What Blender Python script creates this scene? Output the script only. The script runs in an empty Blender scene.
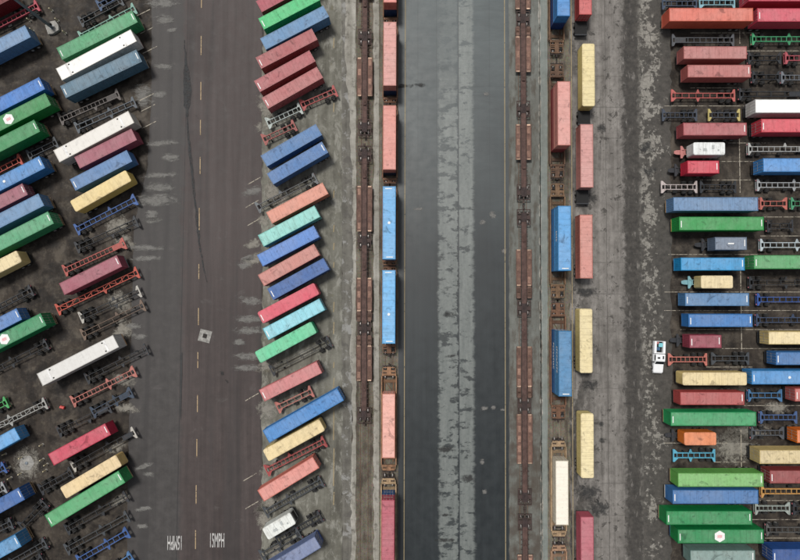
import bpy, bmesh, math, random
from mathutils import Vector, Matrix
random.seed(7)
R = math.radians
scene = bpy.context.scene
C = scene.collection

# ------------------------------------------------------------------ camera
H, F, TILT = 105.5, 533.0, R(1.3)
cam = bpy.data.objects.new('camera', bpy.data.cameras.new('camera'))
C.objects.link(cam)
cam.location = (0, 0, H)
cam.rotation_euler = (TILT, 0, 0)
cam.data.sensor_width = 36
cam.data.lens = 36 * F / 800
cam.data.clip_end = 5000
scene.camera = cam

# ------------------------------------------------------------------ sky, sun, exposure
SUN_EL, SUN_AZ = 66, -38          # azimuth measured from +Y (picture top) towards +X
world = bpy.data.worlds.new('World'); scene.world = world
world.use_nodes = True
wn, wl = world.node_tree.nodes, world.node_tree.links
bg = wn['Background']
sky = wn.new('ShaderNodeTexSky'); sky.sky_type = 'NISHITA'; sky.sun_disc = False
sky.sun_elevation = R(SUN_EL); sky.sun_rotation = R(SUN_AZ)
sky.air_density = 1.0; sky.dust_density = 3.0; sky.ozone_density = 1.0
hs = wn.new('ShaderNodeHueSaturation'); hs.inputs['Saturation'].default_value = 0.30
wl.new(sky.outputs[0], hs.inputs['Color']); wl.new(hs.outputs[0], bg.inputs[0])
bg.inputs[1].default_value = 0.085
sun = bpy.data.objects.new('sun', bpy.data.lights.new('sun', 'SUN'))
C.objects.link(sun)
sun.data.energy = 2.4; sun.data.angle = R(12); sun.data.color = (1.0, 0.97, 0.92)
sd = Vector((math.sin(R(SUN_AZ)) * math.cos(R(SUN_EL)), math.cos(R(SUN_AZ)) * math.cos(R(SUN_EL)), math.sin(R(SUN_EL))))
sun.rotation_euler = sd.to_track_quat('Z', 'Y').to_euler()
sun.location = (0, 60, 90)
scene.view_settings.view_transform = 'Standard'
scene.view_settings.look = 'None'
scene.view_settings.exposure = 0.22
scene.view_settings.gamma = 1

# ------------------------------------------------------------------ helpers
ct, st = math.cos(TILT), math.sin(TILT)
def at(px, py, z=0.0):
    """the place in the yard, at height z, that the photograph shows at (px, py)"""
    dx, dy, dz = (px - 400) / F, (280 - py) / F, -1.0
    d = Vector((dx, dy * ct - dz * st, dy * st + dz * ct))
    t = (z - H) / d.z
    return Vector((d.x * t, d.y * t, z))
def wx(px): return at(px, 292).x
def wy(py): return at(400, py).y
def lin(c):
    return tuple((v / 255 / 12.92 if v / 255 <= 0.04045 else ((v / 255 + 0.055) / 1.055) ** 2.4) for v in c)

def tag(o, label=None, cat=None, group=None, kind=None):
    if label: o['label'] = label
    if cat: o['category'] = cat
    if group: o['group'] = group
    if kind: o['kind'] = kind
    return o
def link(name, data, parent=None, loc=(0, 0, 0), rotz=0.0, col=None):
    o = bpy.data.objects.new(name, data); C.objects.link(o)
    o.location = loc; o.rotation_euler = (0, 0, rotz)
    if parent: o.parent = parent
    if col: o.color = (*col[:3], 1)
    return o
def thing(name, label, cat, loc=(0, 0, 0), rotz=0.0, group=None):
    return tag(link(name, None, None, loc, rotz), label, cat, group)

def box(bm, x0, x1, y0, y1, z0, z1, mi=0):
    v = [bm.verts.new(p) for p in ((x0, y0, z0), (x1, y0, z0), (x1, y1, z0), (x0, y1, z0), (x0, y0, z1), (x1, y0, z1), (x1, y1, z1), (x0, y1, z1))]
    for f in ((0, 3, 2, 1), (4, 5, 6, 7), (0, 1, 5, 4), (1, 2, 6, 5), (2, 3, 7, 6), (3, 0, 4, 7)):
        bm.faces.new([v[i] for i in f]).material_index = mi
    return v
def prism(bm, pts, z0, z1, mi=0):
    a = [bm.verts.new((x, y, z0)) for x, y in pts]; b = [bm.verts.new((x, y, z1)) for x, y in pts]
    n = len(pts)
    bm.faces.new(b).material_index = mi; bm.faces.new(a[::-1]).material_index = mi
    for i in range(n):
        bm.faces.new((a[i], a[(i + 1) % n], b[(i + 1) % n], b[i])).material_index = mi
def bar(bm, a, b, w, h=None, mi=0):
    a, b = Vector(a), Vector(b); d = (b - a).normalized(); h = h or w
    up = Vector((0, 0, 1)) if abs(d.z) < 0.9 else Vector((1, 0, 0))
    s = d.cross(up).normalized() * w / 2; u = s.cross(d).normalized() * h / 2
    v = [bm.verts.new(p + q) for p in (a, b) for q in (-s - u, s - u, s + u, -s + u)]
    for f in ((0, 3, 2, 1), (4, 5, 6, 7), (0, 1, 5, 4), (1, 2, 6, 5), (2, 3, 7, 6), (3, 0, 4, 7)):
        bm.faces.new([v[i] for i in f]).material_index = mi
def lathe_y(bm, prof, n=16, c=(0, 0, 0), mi=0):
    """revolve (y, r) profile round the Y axis through c"""
    rings = []
    for y, r in prof:
        rings.append([bm.verts.new((c[0] + r * math.cos(2 * math.pi * k / n), c[1] + y, c[2] + r * math.sin(2 * math.pi * k / n))) for k in range(n)])
    for a, b in zip(rings, rings[1:]):
        for k in range(n):
            bm.faces.new((a[k], b[k], b[(k + 1) % n], a[(k + 1) % n])).material_index = mi
    bm.faces.new(rings[0]).material_index = mi; bm.faces.new(rings[-1][::-1]).material_index = mi
def lathe_z(bm, prof, n=16, c=(0, 0), mi=0):
    rings = []
    for z, r in prof:
        rings.append([bm.verts.new((c[0] + r * math.cos(2 * math.pi * k / n), c[1] + r * math.sin(2 * math.pi * k / n), z)) for k in range(n)])
    for a, b in zip(rings, rings[1:]):
        for k in range(n):
            bm.faces.new((a[k], a[(k + 1) % n], b[(k + 1) % n], b[k])).material_index = mi
    bm.faces.new(rings[0][::-1]).material_index = mi; bm.faces.new(rings[-1]).material_index = mi

MESH = {}
def mesh(key, build, *mats):
    if key in MESH: return MESH[key]
    bm = bmesh.new(); build(bm)
    bmesh.ops.recalc_face_normals(bm, faces=bm.faces)
    me = bpy.data.meshes.new(str(key[0]) if isinstance(key, tuple) else key)
    bm.to_mesh(me); bm.free()
    for m in mats: me.materials.append(m)
    MESH[key] = me
    return me

# ------------------------------------------------------------------ materials
class NT:
    def __init__(s, name):
        s.m = bpy.data.materials.new(name); s.m.use_nodes = True
        s.t = s.m.node_tree; s.n = s.t.nodes; s.l = s.t.links
        s.b = s.n['Principled BSDF']
        s.pos = s.n.new('ShaderNodeNewGeometry').outputs['Position']
        s.loc = s.n.new('ShaderNodeTexCoord').outputs['Object']
    def put(s, sock, v):
        if hasattr(v, 'is_output'): s.l.new(v, sock)
        elif isinstance(v, (tuple, list)) and len(v) == 3 and sock.type == 'RGBA': sock.default_value = (*v, 1)
        else: sock.default_value = v
    def math(s, op, a, b=0.0, c=None, clamp=False):
        n = s.n.new('ShaderNodeMath'); n.operation = op; n.use_clamp = clamp
        s.put(n.inputs[0], a); s.put(n.inputs[1], b)
        if c is not None: s.put(n.inputs[2], c)
        return n.outputs[0]
    def vmul(s, v, sc, off=(0, 0, 0)):
        n = s.n.new('ShaderNodeMapping'); s.put(n.inputs['Vector'], v); n.inputs['Scale'].default_value = sc; n.inputs['Location'].default_value = off
        return n.outputs[0]
    def vadd(s, a, b):
        n = s.n.new('ShaderNodeVectorMath'); n.operation = 'ADD'; s.put(n.inputs[0], a); s.put(n.inputs[1], b); return n.outputs[0]
    def noise(s, vec, scale, detail=4.0, rough=0.55, dist=0.0, out='Fac'):
        n = s.n.new('ShaderNodeTexNoise'); s.put(n.inputs['Vector'], vec)
        n.inputs['Scale'].default_value = scale; n.inputs['Detail'].default_value = detail
        n.inputs['Roughness'].default_value = rough; n.inputs['Distortion'].default_value = dist
        return n.outputs[out]
    def voro(s, vec, scale, feature='DISTANCE_TO_EDGE', out='Distance', rnd=1.0):
        n = s.n.new('ShaderNodeTexVoronoi'); n.feature = feature; s.put(n.inputs['Vector'], vec)
        n.inputs['Scale'].default_value = scale; n.inputs['Randomness'].default_value = rnd
        return n.outputs[out]
    def step(s, v, lo, hi, a=0.0, b=1.0):
        n = s.n.new('ShaderNodeMapRange'); n.interpolation_type = 'SMOOTHSTEP'
        s.put(n.inputs['Value'], v); n.inputs['From Min'].default_value = lo; n.inputs['From Max'].default_value = hi
        n.inputs['To Min'].default_value = a; n.inputs['To Max'].default_value = b
        return n.outputs[0]
    def ramp(s, v, lo, hi, a=0.0, b=1.0):
        n = s.n.new('ShaderNodeMapRange'); s.put(n.inputs['Value'], v)
        n.inputs['From Min'].default_value = lo; n.inputs['From Max'].default_value = hi
        n.inputs['To Min'].default_value = a; n.inputs['To Max'].default_value = b
        return n.outputs[0]
    def mix(s, f, a, b, mode='MIX'):
        n = s.n.new('ShaderNodeMix'); n.data_type = 'RGBA'; n.blend_type = mode
        s.put(n.inputs['Factor'], f); s.put(n.inputs['A'], a) if False else s.put(n.inputs[6], a); s.put(n.inputs[7], b)
        return n.outputs[2]
    def xyz(s, v=None):
        n = s.n.new('ShaderNodeSeparateXYZ'); s.put(n.inputs[0], v if v is not None else s.pos); return n.outputs
    def band(s, v, lo, hi, soft):
        """1 between lo and hi"""
        return s.math('MULTIPLY', s.step(v, lo - soft, lo + soft), s.step(v, hi - soft, hi + soft, 1, 0))
    def bump(s, h, strength=0.3, dist=0.02):
        n = s.n.new('ShaderNodeBump'); n.inputs['Strength'].default_value = strength; n.inputs['Distance'].default_value = dist
        s.put(n.inputs['Height'], h); s.l.new(n.outputs[0], s.b.inputs['Normal'])
    def done(s, col, rough=0.7, metal=0.0, spec=0.28, alpha=None):
        s.put(s.b.inputs['Base Color'], col); s.put(s.b.inputs['Roughness'], rough); s.put(s.b.inputs['Metallic'], metal)
        s.b.inputs['Specular IOR Level'].default_value = spec
        if alpha is not None: s.put(s.b.inputs['Alpha'], alpha)
        return s.m

def objinfo(t):
    n = t.n.new('ShaderNodeObjectInfo'); return n.outputs['Color'], n.outputs['Random']
def rndvec(t, rnd, k=57.0):
    n = t.n.new('ShaderNodeCombineXYZ'); a = t.math('MULTIPLY', rnd, k)
    for i in range(3): t.put(n.inputs[i], a)
    return t.vadd(t.loc, n.outputs[0])

def paint_material(name, rust=0.35, dust=0.35, rough=0.5, roof=False, spec=0.45, grime=1.0):
    """weathered paint in the colour of the object that carries it"""
    t = NT(name); col, rnd = objinfo(t); v = rndvec(t, rnd)
    big = t.noise(v, 0.30, 3, 0.6); mid = t.noise(v, 1.7, 5, 0.65); fine = t.noise(v, 9, 4, 0.65)
    c = col
    def darker(c, k): return t.mix(1.0, c, k, 'MULTIPLY')
    if roof:
        c = t.mix(t.ramp(big, 0.35, 0.68, 0.0, 0.30 * grime), c, t.mix(0.5, c, (0.42, 0.40, 0.37)))      # chalked areas
        c = t.mix(t.ramp(rnd, 0, 1, 0.0, 0.20 * grime), c, darker(c, (0.62, 0.60, 0.60)))                 # some roofs are dirtier
        x, y, z = t.xyz(t.loc)
        pan = t.math('PINGPONG', t.math('ADD', x, 0.04), 0.60)
        seam = t.step(pan, 0.0, 0.07, 1, 0)
        c = t.mix(t.math('MULTIPLY', seam, t.ramp(t.math('FRACT', t.math('MULTIPLY', rnd, 7.31)), 0, 1, 0.1, 0.6 * grime)), c, darker(c, (0.50, 0.48, 0.47)))
        edge = t.step(t.math('ADD', t.math('ABSOLUTE', y), t.math('MULTIPLY', t.math('SUBTRACT', mid, 0.5), 0.9)), 0.85, 1.25, 0, 0.35 * grime)
        c = t.mix(edge, c, darker(c, (0.55, 0.52, 0.50)))
    c = t.mix(t.ramp(mid, 0.35, 0.75, 0.0, 0.36 * grime), c, darker(c, (0.58, 0.55, 0.53)))
    streak = t.noise(t.vmul(v, (1.6, 0.35, 0.35) if roof else (5.0, 0.45, 0.45)), 1.0, 4, 0.6)            # dirt washed across the roof, down the walls
    c = t.mix(t.ramp(streak, 0.50, 0.70, 0.0, dust), c, darker(c, (0.42, 0.38, 0.35)))
    rmask = t.math('MULTIPLY', t.step(mid, 0.57, 0.66), t.step(fine, 0.46, 0.60))
    c = t.mix(t.math('MULTIPLY', rmask, rust), c, (0.085, 0.045, 0.030))
    if roof:
        blot = t.noise(v, 0.62, 5, 0.66, 0.8)
        c = t.mix(t.step(blot, 0.57, 0.68, 0, 0.68 * grime), c, darker(c, (0.42, 0.41, 0.42)))
        c = t.mix(t.step(fine, 0.66, 0.76, 0, 0.28 * grime), c, (0.50, 0.48, 0.45))
    t.bump(mid, 0.35, 0.04)
    return t.done(c, t.ramp(fine, 0.3, 0.7, rough - 0.08, rough + 0.15), 0, spec)
M = {}
M['roof'] = paint_material('faded_roof_paint', 0.32, 0.30, 0.60, True, 0.25)
M['whiteroof'] = paint_material('clean_roof_paint', 0.22, 0.10, 0.55, True, 0.3, 0.28)
M['wall'] = paint_material('container_wall_paint', 0.35, 0.45, 0.48)
M['frame'] = paint_material('chassis_paint', 0.9, 0.65, 0.6)
t = NT('rusty_steel'); col, rnd = objinfo(t); v = rndvec(t, rnd)
a = t.noise(v, 1.3, 5, 0.65); b = t.noise(v, 7, 4, 0.6)
c = t.mix(t.ramp(a, 0.3, 0.7), t.mix(1.0, col, (0.62, 0.58, 0.56), 'MULTIPLY'), t.mix(1.0, col, (1.35, 1.25, 1.2), 'MULTIPLY'))
c = t.mix(t.step(b, 0.55, 0.68, 0, 0.5), c, (0.05, 0.035, 0.03))
t.bump(b, 0.3, 0.01); M['rust'] = t.done(c, 0.75, 0.1)
t = NT('tyre_rubber'); a = t.noise(t.loc, 12, 3)
M['tyre'] = t.done(t.mix(a, (0.012, 0.012, 0.013), (0.035, 0.034, 0.032)), 0.8)
t = NT('wheel_steel'); a = t.noise(t.loc, 9, 3)
M['hub'] = t.done(t.mix(a, (0.22, 0.21, 0.20), (0.45, 0.44, 0.42)), 0.5, 0.3)
t = NT('dark_steel'); a = t.noise(t.pos, 4, 4)
M['dark'] = t.done(t.mix(a, (0.008, 0.009, 0.010), (0.026, 0.025, 0.024)), 0.75, 0.0, 0.2)
t = NT('bright_wheel_tread'); a = t.noise(t.pos, 6, 3)
M['tread'] = t.done(t.mix(a, (0.18, 0.16, 0.15), (0.42, 0.40, 0.38)), 0.45, 0.5)
t = NT('white_print'); a = t.noise(t.pos, 5, 4)
M['print'] = t.done(t.mix(t.step(a, 0.35, 0.6, 0, 0.4), (0.80, 0.80, 0.78), (0.5, 0.5, 0.48)), 0.6)
t = NT('pink_print'); M['pinkprint'] = t.done(t.mix(t.noise(t.pos, 6, 3), (0.62, 0.16, 0.20), (0.75, 0.32, 0.34)), 0.6)
t = NT('vehicle_white'); M['carwhite'] = t.done(t.mix(t.noise(t.loc, 3, 4), (0.80, 0.81, 0.82), (0.68, 0.69, 0.69)), 0.3)
t = NT('window_glass'); M['glass'] = t.done((0.01, 0.014, 0.017), 0.06, 0, 0.8)

t = NT('galvanised_steel'); a = t.noise(t.loc, 2.5, 4)
M['galv'] = t.done(t.mix(a, (0.13, 0.15, 0.17), (0.21, 0.235, 0.255)), 0.5, 0.4)
# ---- ground materials (all in yard coordinates)
def asphalt_base(t, c0, c1, streak_axis='y', s=1.0):
    big = t.noise(t.pos, 0.045 * s, 5, 0.6); mid = t.noise(t.pos, 0.5 * s, 6, 0.65)
    sc = (0.9, 0.03, 1) if streak_axis == 'y' else (0.03, 0.9, 1)
    stk = t.noise(t.vmul(t.pos, sc), 1.0, 5, 0.6)
    grit = t.noise(t.pos, 9.0, 3, 0.7)
    f = t.math('ADD', t.math('MULTIPLY', big, 0.28), t.math('ADD', t.math('MULTIPLY', mid, 0.34), t.math('MULTIPLY', stk, 0.38)))
    c = t.mix(t.ramp(f, 0.40, 0.60), c0, c1)
    c = t.mix(t.ramp(grit, 0.3, 0.7, 0.0, 0.5), c, t.mix(1.0, c, (0.6, 0.6, 0.6), 'MULTIPLY'))
    return c, big, mid, stk, grit
def cracks(t, scale, width, warp=1.2, rnd=1.0):
    w = t.noise(t.pos, 0.8, 4, 0.6, out='Color')
    n = t.n.new('ShaderNodeVectorMath'); n.operation = 'SCALE'; t.put(n.inputs[0], w); n.inputs['Scale'].default_value = warp
    d = t.voro(t.vadd(t.pos, n.outputs[0]), scale, rnd=rnd)
    return t.step(d, 0, width, 1, 0)

def mat_yard(name, dark, light, pale, pale_amt):
    t = NT(name)
    c, big, mid, stk, grit = asphalt_base(t, dark, light)
    p2 = t.noise(t.pos, 0.22, 7, 0.72, 0.3)
    c = t.mix(t.step(p2, 0.46, 0.66, 0, pale_amt), c, pale)
    p3 = t.noise(t.vadd(t.pos, (71, 3, 9)), 1.3, 6, 0.7)
    c = t.mix(t.step(p3, 0.52, 0.70, 0, 0.5), c, t.mix(1.0, pale, (0.9, 0.9, 0.85), 'MULTIPLY'))
    oil = t.noise(t.vadd(t.pos, (31, 17, 3)), 0.28, 6, 0.66)
    c = t.mix(t.step(oil, 0.46, 0.62, 0, 0.85), c, t.mix(1.0, c, (0.30, 0.29, 0.29), 'MULTIPLY'))
    t.bump(grit, 0.4, 0.02)
    return t.done(c, t.ramp(mid, 0.3, 0.7, 0.6, 0.9))
M['yard'] = mat_yard('yard_dirt_asphalt', (0.021, 0.016, 0.013), (0.050, 0.040, 0.031), (0.112, 0.095, 0.075), 0.6)

t = NT('left_road_asphalt')
c, big, mid, stk, grit = asphalt_base(t, (0.046, 0.036, 0.034), (0.080, 0.064, 0.061))
x, y, z = t.xyz()
c = t.mix(t.step(t.math('ADD', x, t.math('MULTIPLY', t.math('SUBTRACT', t.noise(t.pos, 0.25, 4), 0.5), 3.0)), wx(178), wx(186), 0.6, 0.0), c,
          t.mix(t.ramp(mid, 0.3, 0.7), (0.036, 0.037, 0.036), (0.066, 0.067, 0.065)))
seam = t.band(t.math('ADD', x, t.math('MULTIPLY', y, -0.012)), wx(181.6), wx(182.4), 0.06)
c = t.mix(t.math('MULTIPLY', seam, 0.6), c, (0.018, 0.019, 0.020))
tyre = t.noise(t.vmul(t.pos, (0.35, 0.012, 1)), 1.0, 3)
c = t.mix(t.step(tyre, 0.52, 0.66, 0, 0.45), c, (0.030, 0.028, 0.028))
blot = t.noise(t.pos, 0.30, 6, 0.7, 0.5)
c = t.mix(t.step(blot, 0.60, 0.72, 0, 0.4), c, (0.095, 0.086, 0.082))
c = t.mix(t.step(blot, 0.28, 0.40, 0.45, 0), c, (0.028, 0.025, 0.025))
t.bump(grit, 0.35, 0.015); M['road_left'] = t.done(c, t.ramp(mid, 0.3, 0.7, 0.55, 0.72), 0, 0.25)

t = NT('middle_apron_concrete')
c, big, mid, stk, grit = asphalt_base(t, (0.100, 0.096, 0.078), (0.205, 0.200, 0.168))
x, y, z = t.xyz()
stain = t.noise(t.vmul(t.pos, (1, 0.35, 1)), 0.22, 6, 0.65)
c = t.mix(t.step(stain, 0.50, 0.66, 0, 0.8), c, (0.060, 0.056, 0.046))
moss = t.noise(t.vadd(t.pos, (9, 4, 0)), 0.5, 5, 0.7)
c = t.mix(t.step(moss, 0.58, 0.72, 0, 0.5), c, (0.12, 0.105, 0.055))
pt = t.noise(t.vmul(t.pos, (1, 0.5, 1)), 0.5, 7, 0.72, 0.4)
c = t.mix(t.step(pt, 0.50, 0.64, 0, 0.6), c, (0.30, 0.295, 0.26))
t.bump(grit, 0.4, 0.02); M['apron'] = t.done(c, 0.82)

t = NT('dark_strip_asphalt')
c, big, mid, stk, grit = asphalt_base(t, (0.085, 0.080, 0.068), (0.180, 0.172, 0.150))
pt = t.noise(t.pos, 0.35, 6, 0.7, 0.4)
c = t.mix(t.step(pt, 0.52, 0.60, 0, 0.6), c, (0.30, 0.30, 0.29))
c = t.mix(t.step(pt, 0.36, 0.44, 0.6, 0), c, (0.075, 0.070, 0.064))
t.bump(grit, 0.4, 0.02); M['strip'] = t.done(c, 0.8)

t = NT('pale_weathered_concrete')
c, big, mid, stk, grit = asphalt_base(t, (0.20, 0.19, 0.16), (0.40, 0.385, 0.345))
st2 = t.noise(t.pos, 0.7, 6, 0.7)
c = t.mix(t.step(st2, 0.5, 0.68, 0, 0.75), c, (0.085, 0.078, 0.065))
t.bump(grit, 0.4, 0.02); M['pale'] = t.done(c, 0.85)

t = NT('track_ballast')
c, big, mid, stk, grit = asphalt_base(t, (0.095, 0.082, 0.062), (0.235, 0.210, 0.165))
stone = t.voro(t.pos, 9.0, 'F1', 'Color'); c = t.mix(0.35, c, t.mix(1.0, c, stone, 'MULTIPLY'))
st2 = t.noise(t.vmul(t.pos, (1, 0.3, 1)), 0.6, 5, 0.65)
c = t.mix(t.step(st2, 0.5, 0.66, 0, 0.7), c, (0.045, 0.034, 0.028))
t.bump(t.voro(t.pos, 9.0, 'F1', 'Distance'), 0.6, 0.05); M['ballast'] = t.done(c, 0.9)

t = NT('centre_road_asphalt')
c, big, mid, stk, grit = asphalt_base(t, (0.0070, 0.0108, 0.0125), (0.0175, 0.0235, 0.0260))
x, y, z = t.xyz()
wr = t.noise(t.vmul(t.pos, (0.16, 0.55, 1)), 1.0, 7, 0.74, 0.3)                 # transverse scrub marks
wr2 = t.noise(t.vmul(t.pos, (0.9, 0.10, 1)), 1.0, 5, 0.65)
top_mix = t.step(t.math('ADD', y, t.math('MULTIPLY', t.math('SUBTRACT', big, 0.5), 60)), wy(330), wy(-60))  # blend to a paler blue-grey towards +Y, warped by noise
c = t.mix(t.math('MULTIPLY', top_mix, 0.6), c, t.mix(t.ramp(wr, 0.3, 0.7), (0.070, 0.090, 0.093), (0.122, 0.147, 0.148)))
n1 = t.noise(t.vmul(t.pos, (0.22, 0.7, 1)), 1.0, 8, 0.76, 0.6)             # short scrub marks
n2 = t.noise(t.vmul(t.pos, (0.05, 0.16, 1)), 1.0, 4, 0.6)
n3 = t.noise(t.pos, 1.5, 6, 0.72, 0.4)
amp = t.ramp(n2, 0.3, 0.7, 0.5, 3.2)
xa = t.math('ADD', x, t.math('ADD', t.math('MULTIPLY', t.math('SUBTRACT', n1, 0.5), amp), t.math('MULTIPLY', t.math('SUBTRACT', n3, 0.5), 1.0)))
ba = t.math('MULTIPLY', t.step(xa, wx(437.0), wx(440.5)), t.step(t.math('ADD', x, t.math('MULTIPLY', t.math('SUBTRACT', n1, 0.45), 2.2)), wx(457.6), wx(458.8), 1, 0))
bb = t.math('MULTIPLY', t.step(x, wx(458.9), wx(459.5)), t.step(xa, wx(471.5), wx(475.5), 1, 0))
def tone(off, lo, hi):
    nn = t.noise(t.vadd(t.vmul(t.pos, (0.28, 0.5, 1)), off), 1.0, 8, 0.70)
    return t.step(nn, lo, hi + 0.05, 0.15, 1.0)
westn = t.step(t.math('ADD', y, t.math('MULTIPLY', t.math('SUBTRACT', n1, 0.5), 40)), wy(150), wy(40), 1.0, 0.30)
ba = t.math('MULTIPLY', t.math('MULTIPLY', ba, tone((3, 8, 0), 0.42, 0.44)), westn)
bb = t.math('MULTIPLY', bb, tone((13, 1, 5), 0.40, 0.42))
worn = t.math('ADD', ba, bb)
wc = t.mix(t.ramp(t.math('ADD', t.math('MULTIPLY', wr2, 0.5), t.math('MULTIPLY', n3, 0.5)), 0.35, 0.65), (0.120, 0.134, 0.126), (0.225, 0.242, 0.226))
c = t.mix(t.math('MULTIPLY', worn, 0.72), c, wc)
lj = t.math('MAXIMUM', t.band(x, wx(417.8), wx(418.3), 0.08), t.math('MAXIMUM', t.band(x, wx(436.6), wx(437.0), 0.06), t.band(x, wx(490.0), wx(490.4), 0.08)))
c = t.mix(t.math('MULTIPLY', lj, t.ramp(n1, 0.3, 0.7, 0.2, 0.75)), c, (0.012, 0.015, 0.016))
scr = t.noise(t.vmul(t.pos, (0.10, 1.6, 1)), 1.0, 6, 0.7)
c = t.mix(t.math('MULTIPLY', t.step(scr, 0.55, 0.66, 0, 0.5), t.step(y, wy(230), wy(60), 0.15, 1.0)), c, t.mix(1.0, c, (0.62, 0.64, 0.65), 'MULTIPLY'))
seam = t.band(t.math('ADD', x, t.math('MULTIPLY', t.math('SUBTRACT', mid, 0.5), 0.5)), wx(458.5), wx(459.2), 0.05)
c = t.mix(t.math('MULTIPLY', seam, 0.75), c, (0.035, 0.038, 0.04))
edge = t.math('ADD', t.step(x, wx(401), wx(404), 1, 0), t.step(x, wx(506), wx(509), 0, 1))
c = t.mix(t.math('MULTIPLY', edge, 0.5), c, (0.028, 0.031, 0.033))
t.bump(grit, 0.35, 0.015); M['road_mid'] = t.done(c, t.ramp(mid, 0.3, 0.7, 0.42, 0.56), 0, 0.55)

t = NT('right_track_pavement')
c, big, mid, stk, grit = asphalt_base(t, (0.105, 0.108, 0.095), (0.185, 0.192, 0.175))
x, y, z = t.xyz()
st2 = t.noise(t.vmul(t.pos, (1.2, 0.35, 1)), 0.55, 6, 0.7)
c = t.mix(t.step(st2, 0.47, 0.64, 0, 0.8), c, (0.072, 0.062, 0.050))
soot = t.math('MULTIPLY', t.step(y, wy(260), wy(460), 0, 0.7), t.step(t.noise(t.pos, 0.4, 5), 0.35, 0.6))
c = t.mix(soot, c, (0.065, 0.052, 0.042))
t.bump(grit, 0.4, 0.02); M['rtrack'] = t.done(c, 0.82)

t = NT('green_grey_strip')
c, big, mid, stk, grit = asphalt_base(t, (0.135, 0.152, 0.138), (0.235, 0.255, 0.236))
t.bump(grit, 0.3, 0.015); M['gstrip'] = t.done(c, 0.7)

t = NT('loading_lane_paving')
c, big, mid, stk, grit = asphalt_base(t, (0.120, 0.110, 0.100), (0.265, 0.248, 0.228))
x, y, z = t.xyz()
fine = t.noise(t.pos, 0.55, 7, 0.72, 0.4); warp = t.math('MULTIPLY', t.math('SUBTRACT', fine, 0.5), 9.0)
jx = t.band(t.math('ADD', x, t.math('MULTIPLY', t.math('SUBTRACT', mid, 0.5), 0.5)), wx(606.6), wx(607.4), 0.05)
jy = t.step(t.math('ABSOLUTE', t.math('SUBTRACT', t.math('PINGPONG', t.math('ADD', y, t.math('MULTIPLY', mid, 0.7)), 3.1), 0.05)), 0.0, 0.10, 1, 0)
c = t.mix(t.math('MULTIPLY', t.math('MAXIMUM', jx, t.math('MULTIPLY', jy, t.step(big, 0.4, 0.6, 0.2, 0.8))), 0.6), c, (0.06, 0.055, 0.05))
c = t.mix(t.math('MULTIPLY', cracks(t, 0.30, 0.022, 3.0), t.step(big, 0.45, 0.62, 0.0, 0.6)), c, (0.05, 0.046, 0.043))
darkc = t.mix(t.ramp(t.noise(t.pos, 0.9, 6, 0.7), 0.3, 0.7), (0.018, 0.017, 0.016), (0.068, 0.062, 0.055))
xw = t.math('ADD', x, warp)
lw = t.math('MULTIPLY', t.step(xw, wx(572), wx(604), 1, 0), t.step(t.noise(t.vmul(t.pos, (1, 0.4, 1)), 0.35, 5, 0.65), 0.42, 0.53, 0, 1))
lw = t.math('MULTIPLY', lw, t.step(y, wy(120), wy(420), 0.6, 0.97))
rough_n = t.noise(t.vmul(t.pos, (1.2, 0.5, 1)), 1.1, 8, 0.75, 0.4)
c = t.mix(t.step(rough_n, 0.48, 0.66, 0, 0.55), c, (0.095, 0.088, 0.080))
trail = t.noise(t.vmul(t.pos, (1.1, 0.045, 1)), 1.0, 6, 0.68, 0.3)
c = t.mix(t.math('MULTIPLY', t.step(trail, 0.52, 0.66, 0, 0.6), t.step(rough_n, 0.35, 0.55)), c, (0.075, 0.069, 0.063))
spots = t.step(t.noise(t.vadd(t.pos, (5, 9, 1)), 0.62, 5, 0.68, 0.4), 0.585, 0.63, 0, 0.85)
tarzone = t.band(t.math('ADD', x, t.math('MULTIPLY', warp, 0.45)), wx(624), wx(642), 0.6)
holes = t.step(t.noise(t.vmul(t.pos, (1.6, 0.45, 1)), 0.6, 6, 0.7), 0.56, 0.66, 1.0, 0.25)
tarzone = t.math('MULTIPLY', tarzone, holes)
eastz = t.step(x, wx(634), wx(643))
brk = t.math('ADD', t.math('MULTIPLY', t.noise(t.vmul(t.pos, (1, 0.8, 1)), 0.28, 6, 0.62), 0.5), t.math('MULTIPLY', t.noise(t.pos, 1.15, 7, 0.70), 0.5))
ez = t.math('ADD', t.step(x, wx(650), wx(671), 0.0, 0.10), t.step(y, wy(120), wy(330), 0.0, 0.035))
east = t.math('MULTIPLY', eastz, t.step(t.math('ADD', brk, ez), 0.492, 0.53, 0.0, 0.96))
grid = t.math('MULTIPLY', eastz, t.math('MULTIPLY', t.step(t.voro(t.vadd(t.pos, t.vmul(t.noise(t.pos, 1.2, 4, out='Color'), (0.8, 0.8, 0))), 0.75, rnd=0.55), 0.0, 0.10, 0.9, 0.0), t.step(t.noise(t.pos, 0.5, 4), 0.42, 0.58)))
c = t.mix(t.math('MULTIPLY', eastz, 0.5), c, t.mix(t.ramp(t.noise(t.pos, 2.2, 5, 0.7), 0.3, 0.7), (0.17, 0.162, 0.138), (0.36, 0.345, 0.30)))
east = t.math('MAXIMUM', east, grid)
m = t.math('MAXIMUM', t.math('MAXIMUM', lw, spots), t.math('MAXIMUM', tarzone, east))
c = t.mix(t.math('MULTIPLY', m, 0.93), c, darkc)
t.bump(grit, 0.35, 0.015); M['lane'] = t.done(c, 0.82)

t = NT('tar_strip_asphalt')
c, big, mid, stk, grit = asphalt_base(t, (0.022, 0.022, 0.023), (0.045, 0.045, 0.045))
t.bump(grit, 0.4, 0.02); M['tar'] = t.done(c, 0.7)

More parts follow.
